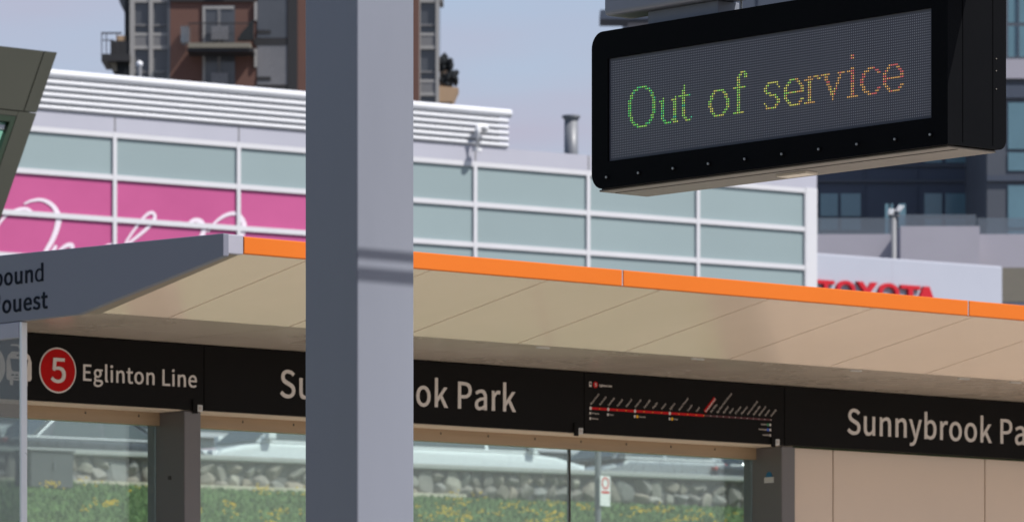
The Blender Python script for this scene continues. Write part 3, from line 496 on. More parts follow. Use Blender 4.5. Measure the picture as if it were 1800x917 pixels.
# route map
def mx(cx, cy): px = 1010 + cx / 4.737; py = 650 + cy / 4.737; return SH.s_at(px), SH.z_at(px, py)
st = [130, 205, 277, 352, 425, 500, 575, 647, 720, 790, 865, 938, 1010, 1075, 1130, 1182, 1235, 1285, 1335, 1385, 1435, 1485, 1532, 1582, 1632]
zl = mx(130, 317)[1]
sA, sM, sZ = mx(130, 0)[0], mx(1075, 0)[0], mx(1632, 0)[0]
MB(SH).box(sA, sM, -.0015, .0005, zl - .0048, zl + .0048).build('route_line', M['map_red'], mp)
MB(SH).box(sM + .0005, sZ, -.0015, .0005, zl - .0035, zl + .0035).build('route_line', M['map_dark_red'], mp)
stn = ['Mount Dennis', 'Keelesdale', 'Caledonia', 'Fairbank', 'Oakwood', 'Cedarvale', 'Forest Hill', 'Chaplin', 'Avenue', 'Eglinton', 'Mount Pleasant', 'Leaside', 'Laird',
       'Sunnybrook Park', 'Don Valley', 'Aga Khan Park & Museum', 'Wynford', 'Sloane', "O'Connor", 'Pharmacy', 'Hakimian Lebovic', 'Golden Mile', 'Birchmount', 'Ionview', 'Kennedy']
items = []; hi_item = None
for i, (cx, nm) in enumerate(zip(st, stn)):
    s_ = mx(cx, 0)[0]
    it = (nm, s_ + .004, zl + .012, .0084, .86, math.radians(45), .0)
    if i == 13:
        hi_item = (nm, s_ + .010, zl + .012, .0084, .86, math.radians(45), .0)
        L = (ink(nm)[1] + 30) * .0084 * .86 / 500
        ca = math.cos(math.radians(45)); w_ = .0098
        x0, z0 = s_ + .010 - .003, zl + .012 + .002
        MB(SH).prism_az([(x0 + w_ * ca * .55, z0 - w_ * ca * .55), (x0 + L * ca + w_ * ca * .55, z0 + L * ca - w_ * ca * .55), (x0 + L * ca - w_ * ca, z0 + L * ca + w_ * ca), (x0 - w_ * ca, z0 + w_ * ca)], -.0012, .0005).build('highlight_bar', M['red'], mp)
        continue
    items.append(it)
for it in items: glyph_mesh([it], SH, -.001, .0008).build('station_name', M['map_text'], mp)
glyph_mesh([hi_item], SH, -.0022, .0008).build('station_name', M['letter'], mp)
mbw, mby = MB(SH), MB(SH)
for i, cx in enumerate(st):
    s_ = mx(cx, 0)[0]; big = i in (0, 2, 5, 9)
    r_ = .0058 if big else (.0022 if i < 14 else .0018)
    poly = [(s_ + r_ * math.cos(k * math.pi / 6), zl + r_ * (1.25 if big else 1) * math.sin(k * math.pi / 6)) for k in range(12)]
    (mbw if (big or i > 13) else mby).prism_az(poly, -.0028, -.0016)
mbw.build('interchange_dots', M['letter'], mp); mby.build('station_dots', M['map_yellow'], mp)
for cx, cy, txt, col in ((130, 358, 'UP Express', None), (130, 402, 'Kitchener', None), (277, 370, 'Barrie', None), (500, 385, 'University', 'map_yellow'), (790, 405, 'Yonge', 'map_yellow')):
    s_, z_ = mx(cx, cy); MB(SH).box(s_ - .004, s_ + .004, -.0015, .0005, z_ - .005, z_ + .005).build('connection_icon', M['letter'], mp)
    dx = .008
    if col: disc_mb(SH, s_ + .0135, z_, .0065, -.0015, .0005, 16).build('connection_disc', M[col], mp); dx = .023
    glyph_mesh([(txt, s_ + dx, z_ - .0025, .0055, 1, 0, .02)], SH, -.001, .0008).build('connection_text', M['map_text'], mp) if all(c in GLYPHS or c == ' ' for c in txt) else None
for cy, txt, col in ((455, 'Danforth', 'map_green'), (497, 'Scarborough', 'map_blue'), (542, 'Stouffville', None)):
    s_, z_ = mx(1628, cy)
    MB(SH).box(s_ - .004, s_ + .004, -.0015, .0005, z_ - .005, z_ + .005).build('connection_icon', M['letter'], mp)
    dx = -.008
    if col: disc_mb(SH, s_ - .0125, z_, .0062, -.0015, .0005, 16).build('connection_disc', M[col], mp); dx = -.021
    w_ = ink(txt)[1] * .0055 / 500
    glyph_mesh([(txt, s_ + dx - w_, z_ - .0025, .0055, 1, 0, .02)], SH, -.001, .0008).build('connection_text', M['map_text'], mp)
s_, z_ = mx(130, 117); MB(SH).box(s_ - .006, s_ + .006, -.0015, .0005, z_ - .010, z_ + .010).build('tram_symbol', M['letter'], mp)
MB(SH).box(s_ - .004, s_ + .004, -.0024, -.0016, z_ - .002, z_ + .005).build('window', M['sign_black'], mp)
s_, z_ = mx(173, 122); disc_mb(SH, s_, z_, .0125, -.0015, .0005, 24).build('roundel', M['red'], mp)
fit_text('5', SH, s_ - .004, s_ + .004, z_ - .006, .012, -.002, .03).build('number', M['letter'], mp)
s_, z_ = mx(205, 127); glyph_mesh([('Eglinton Line', s_, z_ - .004, .0085, .95, 0, .02)], SH, -.001, .0008).build('map_title', M['letter'], mp)

# ------------------------------------------------------------------ grey steel pole in front
PO = Frame(-.0302 * 12.0, 12.0, .753, .658)              # nearest corner of the pole
pole = thing('support_pole', 'tall square grey steel pole standing in front of the station sign', 'pole', PO.p(.09, .1, -1.6))
MB(PO).box(0, .1747, 0, .197, -1.575, 3.4).build('shaft', M['pole'], pole, bevel=.006, seg=3)
MB(PO).box(-.09, .265, -.09, .287, -1.6, -1.575).build('base_plate', M['pole'], pole, bevel=.004)
for a in (-.05, .225):
    for t in (-.05, .247): MB(PO).tube([PO.p(a, t, -1.575), PO.p(a, t, -1.53)], .016, 6).build('anchor_bolt', M['bolt'], pole)
MB(PO).box(-.01, .185, -.01, .207, 3.4, 3.42).build('top_cap', M['pole'], pole, bevel=.004)

# ------------------------------------------------------------------ LED departure board
LB = Frame(.018667 * 12.6, 12.6, .658, -.753)            # plane of the LED face, origin at its left edge
a0, a1 = LB.s_at(1040), LB.s_at(1666)
z0, z1 = 1.450, 1.838
zs0, zs1 = 1.5165, 1.7695
sw = 1.107
bd = thing('departure_board', 'black LED departure board reading Out of service, hung below a grey beam', 'display board', LB.p(.55, .1, z0))
r = .04
def rr_left(a0, a1, z0, z1, r, n=8):
    p = [(a1, z0), (a1, z1)]
    p += [(a0 + r - r * math.sin(math.pi / 2 * k / n), z1 - r + r * math.cos(math.pi / 2 * k / n)) for k in range(n + 1)]
    p += [(a0 + r - r * math.cos(math.pi / 2 * k / n), z0 + r - r * math.sin(math.pi / 2 * k / n)) for k in range(n + 1)]
    return p
DE = .195
# bezel = front door with an opening for the screen (four members butted)
mb = MB(LB); bz = .022
outer = rr_left(a0, a1, z0 + .001, z1, r)
def bez():
    # left piece: follow outline order (top-left arc then bottom-left arc)
    arc = outer[2:]
    mb.prism_az([(0, z0 + .001), (0, z1)] + arc, 0, bz)
    mb.prism_az([(0, zs1), (0, z1), (sw, z1), (sw, zs1)], 0, bz)
    mb.prism_az([(0, z0 + .001), (0, zs0), (sw, zs0), (sw, z0 + .001)], 0, bz)
    mb.prism_az([(sw, z0 + .001), (sw, z1), (a1, z1), (a1, z0 + .001)], 0, bz)
bez()
bezel_o = mb.build('bezel', M['led_case'], bd)
rh = .024
prof = [(bz + .001, z0 + .002), (bz + .001, z1 - .002)] + [(DE - rh + rh * math.sin(math.pi / 2 * k / 8), z1 - .002 - rh + rh * math.cos(math.pi / 2 * k / 8)) for k in range(9)] \
    + [(DE - rh + rh * math.cos(math.pi / 2 * k / 8), z0 + .002 + rh - rh * math.sin(math.pi / 2 * k / 8)) for k in range(9)]
MB(LB).prism_tz(prof, a0 + .012, a1 - .006).build('housing', M['led_case'], bd)
MB(LB).prism_tz(prof, a1 - .0055, a1 - .001).build('side_plate', M['led_case'], bd)
MB(LB).box(a1 - .0009, a1 + .0006, DE - .045, DE - .0435, z0 + .01, z1 - .02).build('side_seam', M['led_case'], bd)
MB(LB).box(a1 - .0009, a1 + .0006, bz + .028, bz + .0295, z0 + .01, z1 - .02).build('side_seam', M['led_case'], bd)
for zz in (1.66, 1.632, 1.59): MB(LB).box(a1 - .0009, a1 + .001, DE - .036, DE - .033, zz, zz + .0025).build('side_screw', M['led_under'], bd)
un = MB(LB).box(a0 + .014, a1 - .012, .012, DE - .022, z0 - .004, z0 + .001).build('underside', M['led_under'], bd, bevel=.002)
MB(LB).box(a0 + .03, a1 - .02, .052, .0545, z0 - .0052, z0 - .0042).build('seam', M['joint'], un)
sp0 = LB.s_at(1383, .12); MB(LB).box(sp0, sp0 + .10, .085, .125, z0 - .010, z0 - .0045).build('access_plate', M['led_plate'], un)
for i, px in enumerate((1068, 1124, 1185, 1247, 1311, 1376, 1441, 1508, 1575, 1637)):
    s_ = LB.s_at(px); MB(LB).tube([LB.p(s_, .001, 1.4775), LB.p(s_, -.003, 1.4775)], .0058, 12).build('washer', M['led_case'], bd)
    MB(LB).tube([LB.p(s_, -.003, 1.4775), LB.p(s_, -.006, 1.4775)], .0030, 10).build('bolt', M['bolt'], bd)
scr = MB(LB).box(.0005, sw - .0005, .006, .016, zs0 + .0005, zs1 - .0005).build('screen', M['led_screen'], bd)
NC, NR = 176, 40
pxs = (sw - .0195) / (NC - 1); pz = (zs1 - zs0 - .019) / (NR - 1)
def cell(c, r_): return .0102 + c * pxs, zs1 - .0098 - r_ * pz
lit = {}; letters = []
def put(c0, r0, rows, colf):
    cells = {(c0 + c, r0 + rr_): colf(c0 + c, r0 + rr_) for rr_, cols in rows.items() for c in cols}
    lit.update(cells); letters.append(cells)
rng = lambda a, b: list(range(a, b + 1))
def two(a, rows): return {k: list(a) for k in rows}
O_ = {0: rng(5, 10), 1: [3, 4, 5, 10, 11, 12], 2: [2, 3, 12, 13], 3: [1, 2, 13, 14], 4: [1, 2, 13, 14], 5: [0, 1, 14, 15], 12: [1, 2, 13, 14], 13: [1, 2, 13, 14], 14: [2, 3, 12, 13], 15: [3, 4, 5, 10, 11, 12], 16: rng(5, 10)}
for k in range(6, 12): O_[k] = [0, 1, 14, 15]
u_ = {6: [2, 9], 7: [0, 1, 2, 7, 8, 9], 15: [2, 3, 7, 8, 9], 16: [3, 4, 5, 6, 8, 9, 10]}
for k in range(8, 15): u_[k] = [1, 2, 8, 9]
t_ = {2: [3], 3: [3], 4: [2, 3], 5: [2, 3], 6: rng(0, 6), 15: [3, 4, 7], 16: [4, 5, 6]}
for k in range(7, 15): t_[k] = [2, 3]
o__ = {6: rng(3, 8), 7: [2, 3, 8, 9], 8: [1, 2, 9, 10], 9: [1, 2, 9, 10], 10: [0, 1, 10, 11], 11: [0, 1, 10, 11], 12: [0, 1, 10, 11], 13: [1, 2, 10, 11], 14: [1, 2, 9, 10], 15: [2, 3, 8, 9], 16: rng(3, 8)}
f_ = {0: [4, 5, 6], 1: [3, 4, 6, 7], 2: [2, 3, 6, 7], 6: rng(0, 6), 16: rng(0, 5)}
for k in list(range(3, 6)) + list(range(7, 16)): f_[k] = [2, 3]
s_b = {6: rng(2, 7), 7: [1, 2, 7], 8: [0, 1, 8], 9: [0, 1], 10: [1, 2, 3], 11: rng(3, 6), 12: [6, 7], 13: [7, 8], 14: [0, 7, 8], 15: [1, 6, 7], 16: rng(1, 6)}
e_ = {6: rng(3, 7), 7: [2, 3, 7, 8], 8: [1, 2, 8, 9], 9: [0, 1, 9, 10], 10: [0, 1, 9, 10], 11: rng(0, 10), 12: [0, 1], 13: [0, 1], 14: [1, 2, 9, 10], 15: [2, 3, 8, 9], 16: rng(3, 8)}
r__ = {6: [2, 3, 5, 6, 7], 7: [0, 1, 2, 3, 4, 7, 8], 16: rng(0, 5)}
for k in range(8, 16): r__[k] = [2, 3]
v_ = {6: [0, 1, 2, 3, 4, 9, 10, 11, 12], 7: [2, 3, 10], 8: [2, 3, 9, 10], 9: [3, 4, 9], 10: [3, 4, 8, 9], 11: [4, 5, 8], 12: [4, 5, 7, 8], 13: [5, 6, 7], 14: [5, 6, 7], 15: [6], 16: [6]}
i_ = {0: [2, 3], 1: [2, 3], 5: [2, 3], 6: [0, 1, 2, 3], 16: rng(0, 5)}
for k in range(7, 16): i_[k] = [2, 3]
c_ = {6: rng(4, 7), 7: [2, 3, 4, 8, 9], 8: [1, 2, 9, 10], 9: [1, 2], 10: [0, 1], 11: [0, 1], 12: [0, 1], 13: [1, 2], 14: [1, 2, 9, 10], 15: [2, 3, 4, 8, 9], 16: rng(4, 8)}
rc = random.Random(3)
def colf(c, r_):
    x = (c - 10) / 152.0; k = rc.random(); rowsel = (r_ * 7 + c // 5) % 9
    if x < .16: return 0 if (k < .45 or rowsel == 0) else (5 if k < .55 else 1)
    if x < .26: return 5 if rowsel == 0 and k < .7 else (1 if k < .75 else 2)
    if x < .47: return 1 if k < .6 else 2
    if x < .62: return 2 if k < .65 else (1 if k < .85 else 3)
    if x < .76: return 2 if k < .3 else (4 if rowsel == 0 else 3)
    return 4 if (rowsel in (0, 4) or k < .2) else 3
R0 = 12
for c0, g in ((10, O_), (28, u_), (39, t_), (56, o__), (70, f_), (87, s_b), (98, e_), (109, r__), (118, v_), (132, i_), (139, c_), (151, e_)): put(c0, R0, g, colf)
hx = .0015
mb = MB(LB)
for c in range(NC):
    for r_ in range(NR):
        if (c, r_) in lit: continue
        x, z = cell(c, r_)
        q = mb.quad([LB.p(x - .0013, .0052, z - .0013), LB.p(x + .0013, .0052, z - .0013), LB.p(x + .0013, .0052, z + .0013), LB.p(x - .0013, .0052, z + .0013)])
mb.build('unlit_pixels', M['led_off'], scr)
for cells in letters:
    mb = MB(LB)
    for (c, r_), k in cells.items():
        x, z = cell(c, r_)
        f = mb.quad([LB.p(x - hx, .0048, z - hx), LB.p(x + hx, .0048, z - hx), LB.p(x + hx, .0048, z + hx), LB.p(x - hx, .0048, z + hx)])
        f.material_index = k
    mb.build('lit_letter', None, scr, mats=LEDM)
# mounting block on the board's top
b0, b1 = LB.s_at(1140, .03), LB.s_at(1263, .03)
MB(LB).box(b0, b1, .028, .10, z1 - .004, 1.8745).build('mounting_block', M['pole'], bd, bevel=.002)
b2 = LB.s_at(1303, .05); MB(LB).tube([LB.p(b2, .05, z1 - .01), LB.p(b2, .05, 1.875)], .003, 8).build('hanger_rod', M['bolt'], bd)

bm_ = thing('overhead_beam', 'grey steel beam with rounded end carrying the LED departure board', 'beam', LB.p(3.0, .05, -1.6))
aL = LB.s_at(1062)
MB(LB).box(aL, 3.05, -.003, .092, 1.875, 2.075).build('arm', M['pole'], bm_, bevel=.010, seg=3)
MB(LB).box(2.9, 3.06, -.04, .14, -1.6, 1.8745).build('post', M['pole'], bm_, bevel=.006)
MB(LB).box(2.8, 3.16, -.14, .24, -1.604, -1.58).build('base_plate', M['pole'], bm_)
# two unseen pipes added across the beam to cast shadow stripes on the pole
for k, (off, rad) in enumerate(((0, .0075), (.037, .010))):
    P0 = Vector((.294 + off * .658, 11.747 - off * .753, EYE + 2.077 + rad)); dv = Vector((.753, .658, 0))
    tag(MB().tube([P0 + dv * -.35, P0 + dv * .95], rad, 12).build('stripe_shadow_pipe', M['pole'], smooth=True), ('thin grey unseen pipe added over the beam to cast a stripe on the pole', 'thicker grey unseen pipe added over the beam to cast a stripe on the pole')[k], 'pipe', 'added shadow-casting pipes on the overhead beam')
# ------------------------------------------------------------------ glazed dealership with louvred roof screen
FA = Frame((54 - CX) / FPX * 140, 140.0, *F_DIR)
LOT = 7.12 - EYE
dl = thing('dealership_building', 'long showroom of frosted teal panels in white mullions with white louvres on top', 'building', FA.p(12, 5, LOT))
ZTOP = 17.75; RP = 1.165
cols = [2.62 + 3.98 * k for k in range(-4, 6)] + [26.55]
SE = 26.95
rows = [ZTOP - RP * k for k in range(0, 8)]
zb = rows[-1]
mb = MB(FA)
mw_ = .115
for z in rows: mb.box(cols[0] - 6, SE - .42, -.035, .06, z - .07, z + .07)
fr_ = MB(FA)
for c in cols: fr_.box(c - mw_ / 2, c + mw_ / 2, -.04, .062, zb - .072, ZTOP + .072)
fr_.build('vertical_mullions', M['frame_white'], dl)
mb.build('horizontal_mullions', M['frame_white'], dl)
MB(FA).box(SE - .42, SE, -.05, 12, LOT, ZTOP + .09).build('corner_pier', M['frame_white'], dl)
MB(FA).box(cols[0] - 6, SE, -.03, .08, ZTOP + .073, 18.27).build('parapet', M['parapet'], dl)
for c in cols[:-1]: MB(FA).box(c - .022, c + .022, -.034, -.031, ZTOP + .09, 18.26).build('parapet_joint', M['bay_panel'], dl)
ban = []
for i in range(len(cols) - 1):
    for j in range(len(rows) - 1):
        pinkc = cols[i + 1] < 10.8 and 1 <= j <= 3
        o = MB(FA).box(cols[i] + .03, cols[i + 1] - .03, .03, .05, rows[j + 1] + .03, rows[j] - .03).build('banner_panel' if pinkc else ('spandrel_panel' if j < 4 else 'showroom_window'), M['dark_glass'] if j > 4 else M['pink'] if pinkc else (M['spandrel'], M['spandrel2'])[(i * 3 + j * 5) % 2], dl)
MB(FA).box(cols[0] - 6, SE, .30, 12, LOT, 18.2).build('core', M['dark_glass'], dl)
# ground floor showroom glazing
for i in range(len(cols) - 1):
    MB(FA).box(cols[i] + .06, cols[i + 1] - .06, .05, .09, LOT + .2, zb - .1).build('showroom_window', M['dark_glass'], dl)
# script writing across the pink banner
def stroke(pts, ws, name='script_lettering'):
    # smooth the stroke with Catmull-Rom, ribbons 20 mm thick standing just off the panels
    P = [Vector((FA.s_at(x), FA.z_at(x, y))) for x, y in pts]; Q = []; W = []
    for i in range(len(P) - 1):
        p0, p1, p2, p3 = P[max(i - 1, 0)], P[i], P[i + 1], P[min(i + 2, len(P) - 1)]
        for k in range(6):
            t = k / 6
            Q.append(.5 * ((2 * p1) + (p2 - p0) * t + (2 * p0 - 5 * p1 + 4 * p2 - p3) * t * t + (3 * p1 - p0 - 3 * p2 + p3) * t ** 3))
            W.append(ws[i] * (1 - t) + ws[i + 1] * t)
    Q.append(P[-1]); W.append(ws[-1])
    mb = MB(FA); A, B_ = [], []
    for i, p in enumerate(Q):
        d = (Q[min(i + 1, len(Q) - 1)] - Q[max(i - 1, 0)]).normalized(); n = Vector((-d.y, d.x)) * W[i] * .8 / 2 / 64.0
        A.append((p + n)); B_.append((p - n))
    for i in range(len(Q) - 1):
        v = [mb.bm.verts.new(FA.p(a.x, t, a.y)) for t in (.008, .026) for a in (A[i], A[i + 1], B_[i + 1], B_[i])]
        for f in ((0, 1, 2, 3), (7, 6, 5, 4), (0, 4, 5, 1), (3, 2, 6, 7)): mb.bm.faces.new([v[k] for k in f])
    return mb.build(name, M['script'], dl)
def cr(x, y): return (x / 2.696, 280 + y / 2.696)
stroke([cr(*p) for p in ((115, 212), (150, 196), (200, 192), (250, 218), (278, 270), (272, 320), (250, 380), (215, 440), (170, 520), (110, 570), (40, 560))], [3, 5, 7, 10, 14, 13, 11, 9, 8, 5, 3])
stroke([cr(*p) for p in ((-60, 420), (-30, 345), (0, 300), (35, 262), (85, 238), (125, 234), (152, 246))], [3, 4, 5, 5, 6, 7, 4])
stroke([cr(*p) for p in ((215, 520), (245, 450), (268, 408))], [9, 9, 7])
stroke([cr(*p) for p in ((250, 470), (290, 425), (325, 405), (345, 412), (325, 460), (300, 520))], [4, 6, 9, 9, 9, 8])
stroke([cr(*p) for p in ((470, 520), (480, 440), (510, 410), (545, 402))], [4, 7, 7, 6])
stroke([cr(*p) for p in ((560, 520), (590, 410), (640, 330), (690, 268), (722, 252), (735, 275), (705, 320), (640, 375), (585, 415))], [4, 5, 5, 6, 7, 8, 7, 6, 5])
stroke([cr(*p) for p in ((898, 300), (925, 287), (955, 296), (968, 335), (945, 390), (900, 520))], [5, 9, 11, 12, 10, 9])
stroke([cr(*p) for p in ((985, 345), (1020, 300), (1060, 270), (1100, 256), (1135, 265), (1157, 305), (1150, 350), (1115, 390), (1050, 420))], [3, 5, 7, 8, 9, 13, 12, 9, 6])
# louvre screen: fat rounded top rail and five slats in front of a shaded backing
LE = FA.s_at(891)
L0 = cols[0] - 6
zt = 19.42
lv = MB(FA).box(L0, LE - .2, .10, .16, 18.30, zt - .1).build('louvre_backing', M['louver_back'], dl)
def slat(z0, z1, r=.09):
    zc = (z0 + z1) / 2; h = (z1 - z0) / 2
    poly = [(.02 - .13 * math.cos(-math.pi / 2 + math.pi * k / 8), zc + h * math.sin(-math.pi / 2 + math.pi * k / 8)) for k in range(9)]
    return MB(FA).prism_tz(poly + [(.095, zc + h * .7), (.095, zc - h * .7)], L0, LE if z1 < zt - .01 else LE + .12)
slat(zt - .25, zt).build('top_rail', M['louver'], dl, smooth=False)
zz = zt - .285; pit = .176
for k in range(5):
    slat(zz - .148, zz).build('louvre_slat', M['louver'], dl); zz -= pit
# gooseneck vent in front of the louvres, stack and ball lamp on the roof
gx = FA.s_at(839, -.3)
zq = lambda y: FA.z_at(839, y, -.3)
pts = [FA.p(gx, -.3, zq(264)), FA.p(gx, -.3, zq(232))] + [FA.p(gx + .10 - .10 * math.cos(a), -.3, zq(232) + .16 * math.sin(a)) for a in (.4, .8, 1.2, 1.57)] + [FA.p(gx + .22, -.3, zq(221)), FA.p(gx + .29, -.3, zq(229))]
gv = thing('vent_pipe', 'white gooseneck vent pipe rising in front of the roof louvres', 'vent pipe', FA.p(gx, -.3, zq(264)))
MB().tube(pts, [.085] * 6 + [.10, .13], 14).build('pipe', M['white_pipe'], gv, smooth=True)
MB().tube([FA.p(gx, -.3, zq(266)), FA.p(gx, -.3, zq(261))], .13, 14).build('flange', M['white_pipe'], gv)
px_, d_ = 1004, 157.0
def SP(px, py, d): return Vector(((px - CX) / FPX * d, d, (HOR - py) / FPX * d + EYE))
ck = thing('chimney_stack', 'grey metal chimney stack with a flat cap behind the roof parapet', 'chimney', SP(1004, 285, d_))
MB().tube([SP(1004, 330, d_), SP(1004, 214, d_)], .215, 20).build('flue', M['duct'], ck, smooth=True)
MB().tube([SP(1004, 214, d_), SP(1004, 207, d_)], [.2, .25], 20).build('collar', M['duct'], ck)
MB().tube([SP(1004, 207, d_), SP(1004, 203.5, d_)], .285, 20).build('cap', M['duct'], ck)
bl = thing('roof_lamp', 'small white ball lamp on a thin post above the louvres', 'lamp', SP(245, 140, 150))
MB().tube([SP(245, 175, 150), SP(245, 118, 150)], .07, 10).build('post', M['galv'], bl)
MB().ball(SP(245, 113, 150), .10, 3).build('globe', M['white_pipe'], bl, smooth=True)

# ------------------------------------------------------------------ white fascia sign box with red letters
DS = Frame(*(SP(1434, 0, 155.6).x, 155.6), *F_DIR)
dz1 = DS.z_at(1434, 444.5)
e_s = DS.s_at(1762)
ds = thing('dealer_sign', 'long white sign box with red raised capital letters beside the showroom', 'sign', DS.p(e_s / 2, .5, LOT))
MB(DS).box(0, e_s, 0, .9, dz1 - 2.6, dz1).build('sign_box', M['sign_white'], ds, bevel=.03)
MB(DS).box(DS.s_at(1569) - .012, DS.s_at(1569) + .012, -.003, .002, dz1 - 2.55, dz1 - .02).build('panel_seam', M['parapet'], ds)
for s_ in (.6, e_s - .8): MB(DS).box(s_, s_ + .3, .3, .6, LOT, dz1 - 2.6).build('leg', M['galv'], ds)
# block capitals, drawn as outlines (width 1, height 1)
def ring(n, a0, a1, rx, ry, cx, cy): return [(cx + rx * math.cos(a0 + (a1 - a0) * k / n), cy + ry * math.sin(a0 + (a1 - a0) * k / n)) for k in range(n + 1)]
BL = {'T': [[(0, 1), (1, 1), (1, .80), (.62, .80), (.62, 0), (.38, 0), (.38, .80), (0, .80)]],
      'Y': [[(0, 1), (.28, 1), (.5, .62), (.72, 1), (1, 1), (.62, .40), (.62, 0), (.38, 0), (.38, .40)]],
      'A': [[(.36, 1), (.64, 1), (1, 0), (.74, 0), (.66, .22), (.34, .22), (.26, 0), (0, 0)]]}
lw = []
for ch, x0, x1, ty in (('T', 1433, 1463, 491.5), ('O', 1467, 1500, 492), ('Y', 1503, 1539, 494.5), ('O', 1541, 1577, 496.5), ('T', 1580, 1614, 500.5), ('A', 1608, 1642, 502.5)):
    s0, s1 = DS.s_at(x0), DS.s_at(x1); zt_ = DS.z_at(x0, ty); h = .58
    mb = MB(DS)
    if ch == 'O':
        n = 32
        for k in range(n):
            a, b = 2 * math.pi * k / n, 2 * math.pi * (k + 1) / n
            mb.prism_az([((s0 + s1) / 2 + q * (s1 - s0) / 2 * math.cos(w), zt_ - h / 2 + q2 * h / 2 * math.sin(w)) for q, q2, w in ((1, 1, a), (1, 1, b), (.62, .6, b), (.62, .6, a))], -.12, -.002)
    else:
        mb.prism_az([(s0 + (s1 - s0) * x, zt_ - h + h * y) for x, y in BL[ch][0]], -.12, -.002)
    mb.build('letter', M['sign_red'], ds)

# ------------------------------------------------------------------ dark modern block on the right, frontal, 230 m away
class Flat:
    def __init__(s, d): s.d = d; s.fr = Frame(0, d, 1, 0)
    def x(s, px, dt=0): return (px - CX) / FPX * (s.d + dt)
    def z(s, py, dt=0): return (HOR - py) / FPX * (s.d + dt)
    def box(s, px0, px1, py0, py1, t0=0, t1=.3):       # pixel extents measured on the face at t0
        return MB(s.fr).box(s.x(px0, t0), s.x(px1, t0), t0, t1, s.z(py1, t0), s.z(py0, t0))
MBK = Flat(230)
dk = thing('dark_apartment_block', 'dark slate apartment block with teal windows behind the departure board', 'building', Vector((MBK.x(1550), 236, 7.12)))
zg = LOT
f = MBK.fr
MB(f).box(MBK.x(1106), MBK.x(2050), 0, 14, zg, MBK.z(-120)).build('wall', M['slate'], dk)
MB(f).box(MBK.x(1735, -10.5), MBK.x(2150), -10.5, -.002, zg, MBK.z(138, -10.5)).build('wing', M['slate2'], dk)
MB(f).box(MBK.x(1733, -10.6), MBK.x(2150), -10.7, -10.503, MBK.z(138, -10.7), MBK.z(104, -10.7)).build('wing_parapet', M['concrete'], dk)
MB(f).box(MBK.x(1733, -10.6), MBK.x(1733, -10.6) + .25, -10.45, -.002, MBK.z(138, -10.7), MBK.z(104, -10.7)).build('wing_parapet', M['concrete'], dk)
# stair tower at left end with pale wall and dark roof slab
MB(f).box(MBK.x(1104), MBK.x(1150), -.6, -.002, zg, MBK.z(30)).build('tower_wall', M['parapet'], dk)
MB(f).box(MBK.x(1054), MBK.x(1160), -1.6, .6, MBK.z(43), MBK.z(27)).build('roof_slab', M['slate'], dk)
MB(f).box(MBK.x(1072), MBK.x(1160), -.5, .6, MBK.z(26.8), MBK.z(-40)).build('tower_wall', M['slate2'], dk)
# cladding bands and windows on the main wall: storeys every 118 px
def win(px0, px1, py0, py1, t=-.03, m='win_teal', frm=True, fl=MBK):
    w = fl.box(px0, px1, py0, py1, t - .03, t + .02).build('window', M[m], dk)
    return w
for st_ in (-2, -1, 0):
    yo = st_ * 118
    for a, b in ((1442, 1473), (1478, 1513), (1625, 1656), (1662, 1698), (1250, 1282), (1288, 1322), (1160, 1192), (1340, 1375)):
        win(a, b, 340 + yo, 380 + yo); win(a, b, 383.5 + yo, 404 + yo)
    MBK.box(1106, 1720, 316 + yo, 320 + yo, -.12, -.003).build('cladding_band', M['slate2'], dk)
    MBK.box(1106, 1720, 406 + yo, 411 + yo, -.10, -.003).build('cladding_band', M['slate2'], dk)
for a in (1232, 1332, 1436, 1518, 1610, 1705): MBK.box(a, a + 2.5, -100, 408, -.06, -.004).build('cladding_fin', M['slate'], dk)
for y0, y1 in ((180, 262), (268, 300), (325, 400), (404, 440), (-20, 40), (46, 100)):
    MBK.box(1772, 1812, y0, y1, -10.55, -10.47).build('window', M['win_teal'], dk)
for a in (1790,): MBK.box(1789, 1791.5, -20, 100, -10.62, -10.56).build('window_bar', M['slate'], dk)
MBK.box(1735, 1860, 308, 318, -10.62, -10.503).build('cladding_band', M['slate'], dk)
MBK.box(1735, 1860, 150, 172, -10.62, -10.503).build('cladding_band', M['slate'], dk)
MB(f).box(MBK.x(1744), MBK.x(2050), -4, -.003, MBK.z(104, -4), MBK.z(-120)).build('upper_setback', M['slate2'], dk)
# terrace wall with stepped parapet and glass railing, in front of the block
TR = Flat(206)
MB(TR.fr).box(TR.x(1395), TR.x(1990), 0, 4, zg, TR.z(411.5)).build('terrace_wall', M['concrete'], dk)
MB(TR.fr).box(TR.x(1578), TR.x(1716), -1.5, .3, TR.z(480), TR.z(404.5)).build('parapet_block', M['concrete'], dk)
TR.box(1395, 1990, 470, 530, -.05, -.002).build('recess_shade_sheet', M['slab'], dk)  # flat sheet on the wall; the recess's shade is put into its colour
for a, b in ((1395, 1574), (1578, 1716), (1718, 1990)):
    TR.box(a, b, 383 if a != 1578 else 377, 411.3 if a != 1578 else 404.2, .32, .34).build('railing_glass', M['rail_glass'], dk)
for a, b in ((1556, 1562), (1566, 1570), (1580, 1592)):
    TR.box(a, b, 358, 411, 1.2, 1.3).build('post', M['win_teal'], dk)

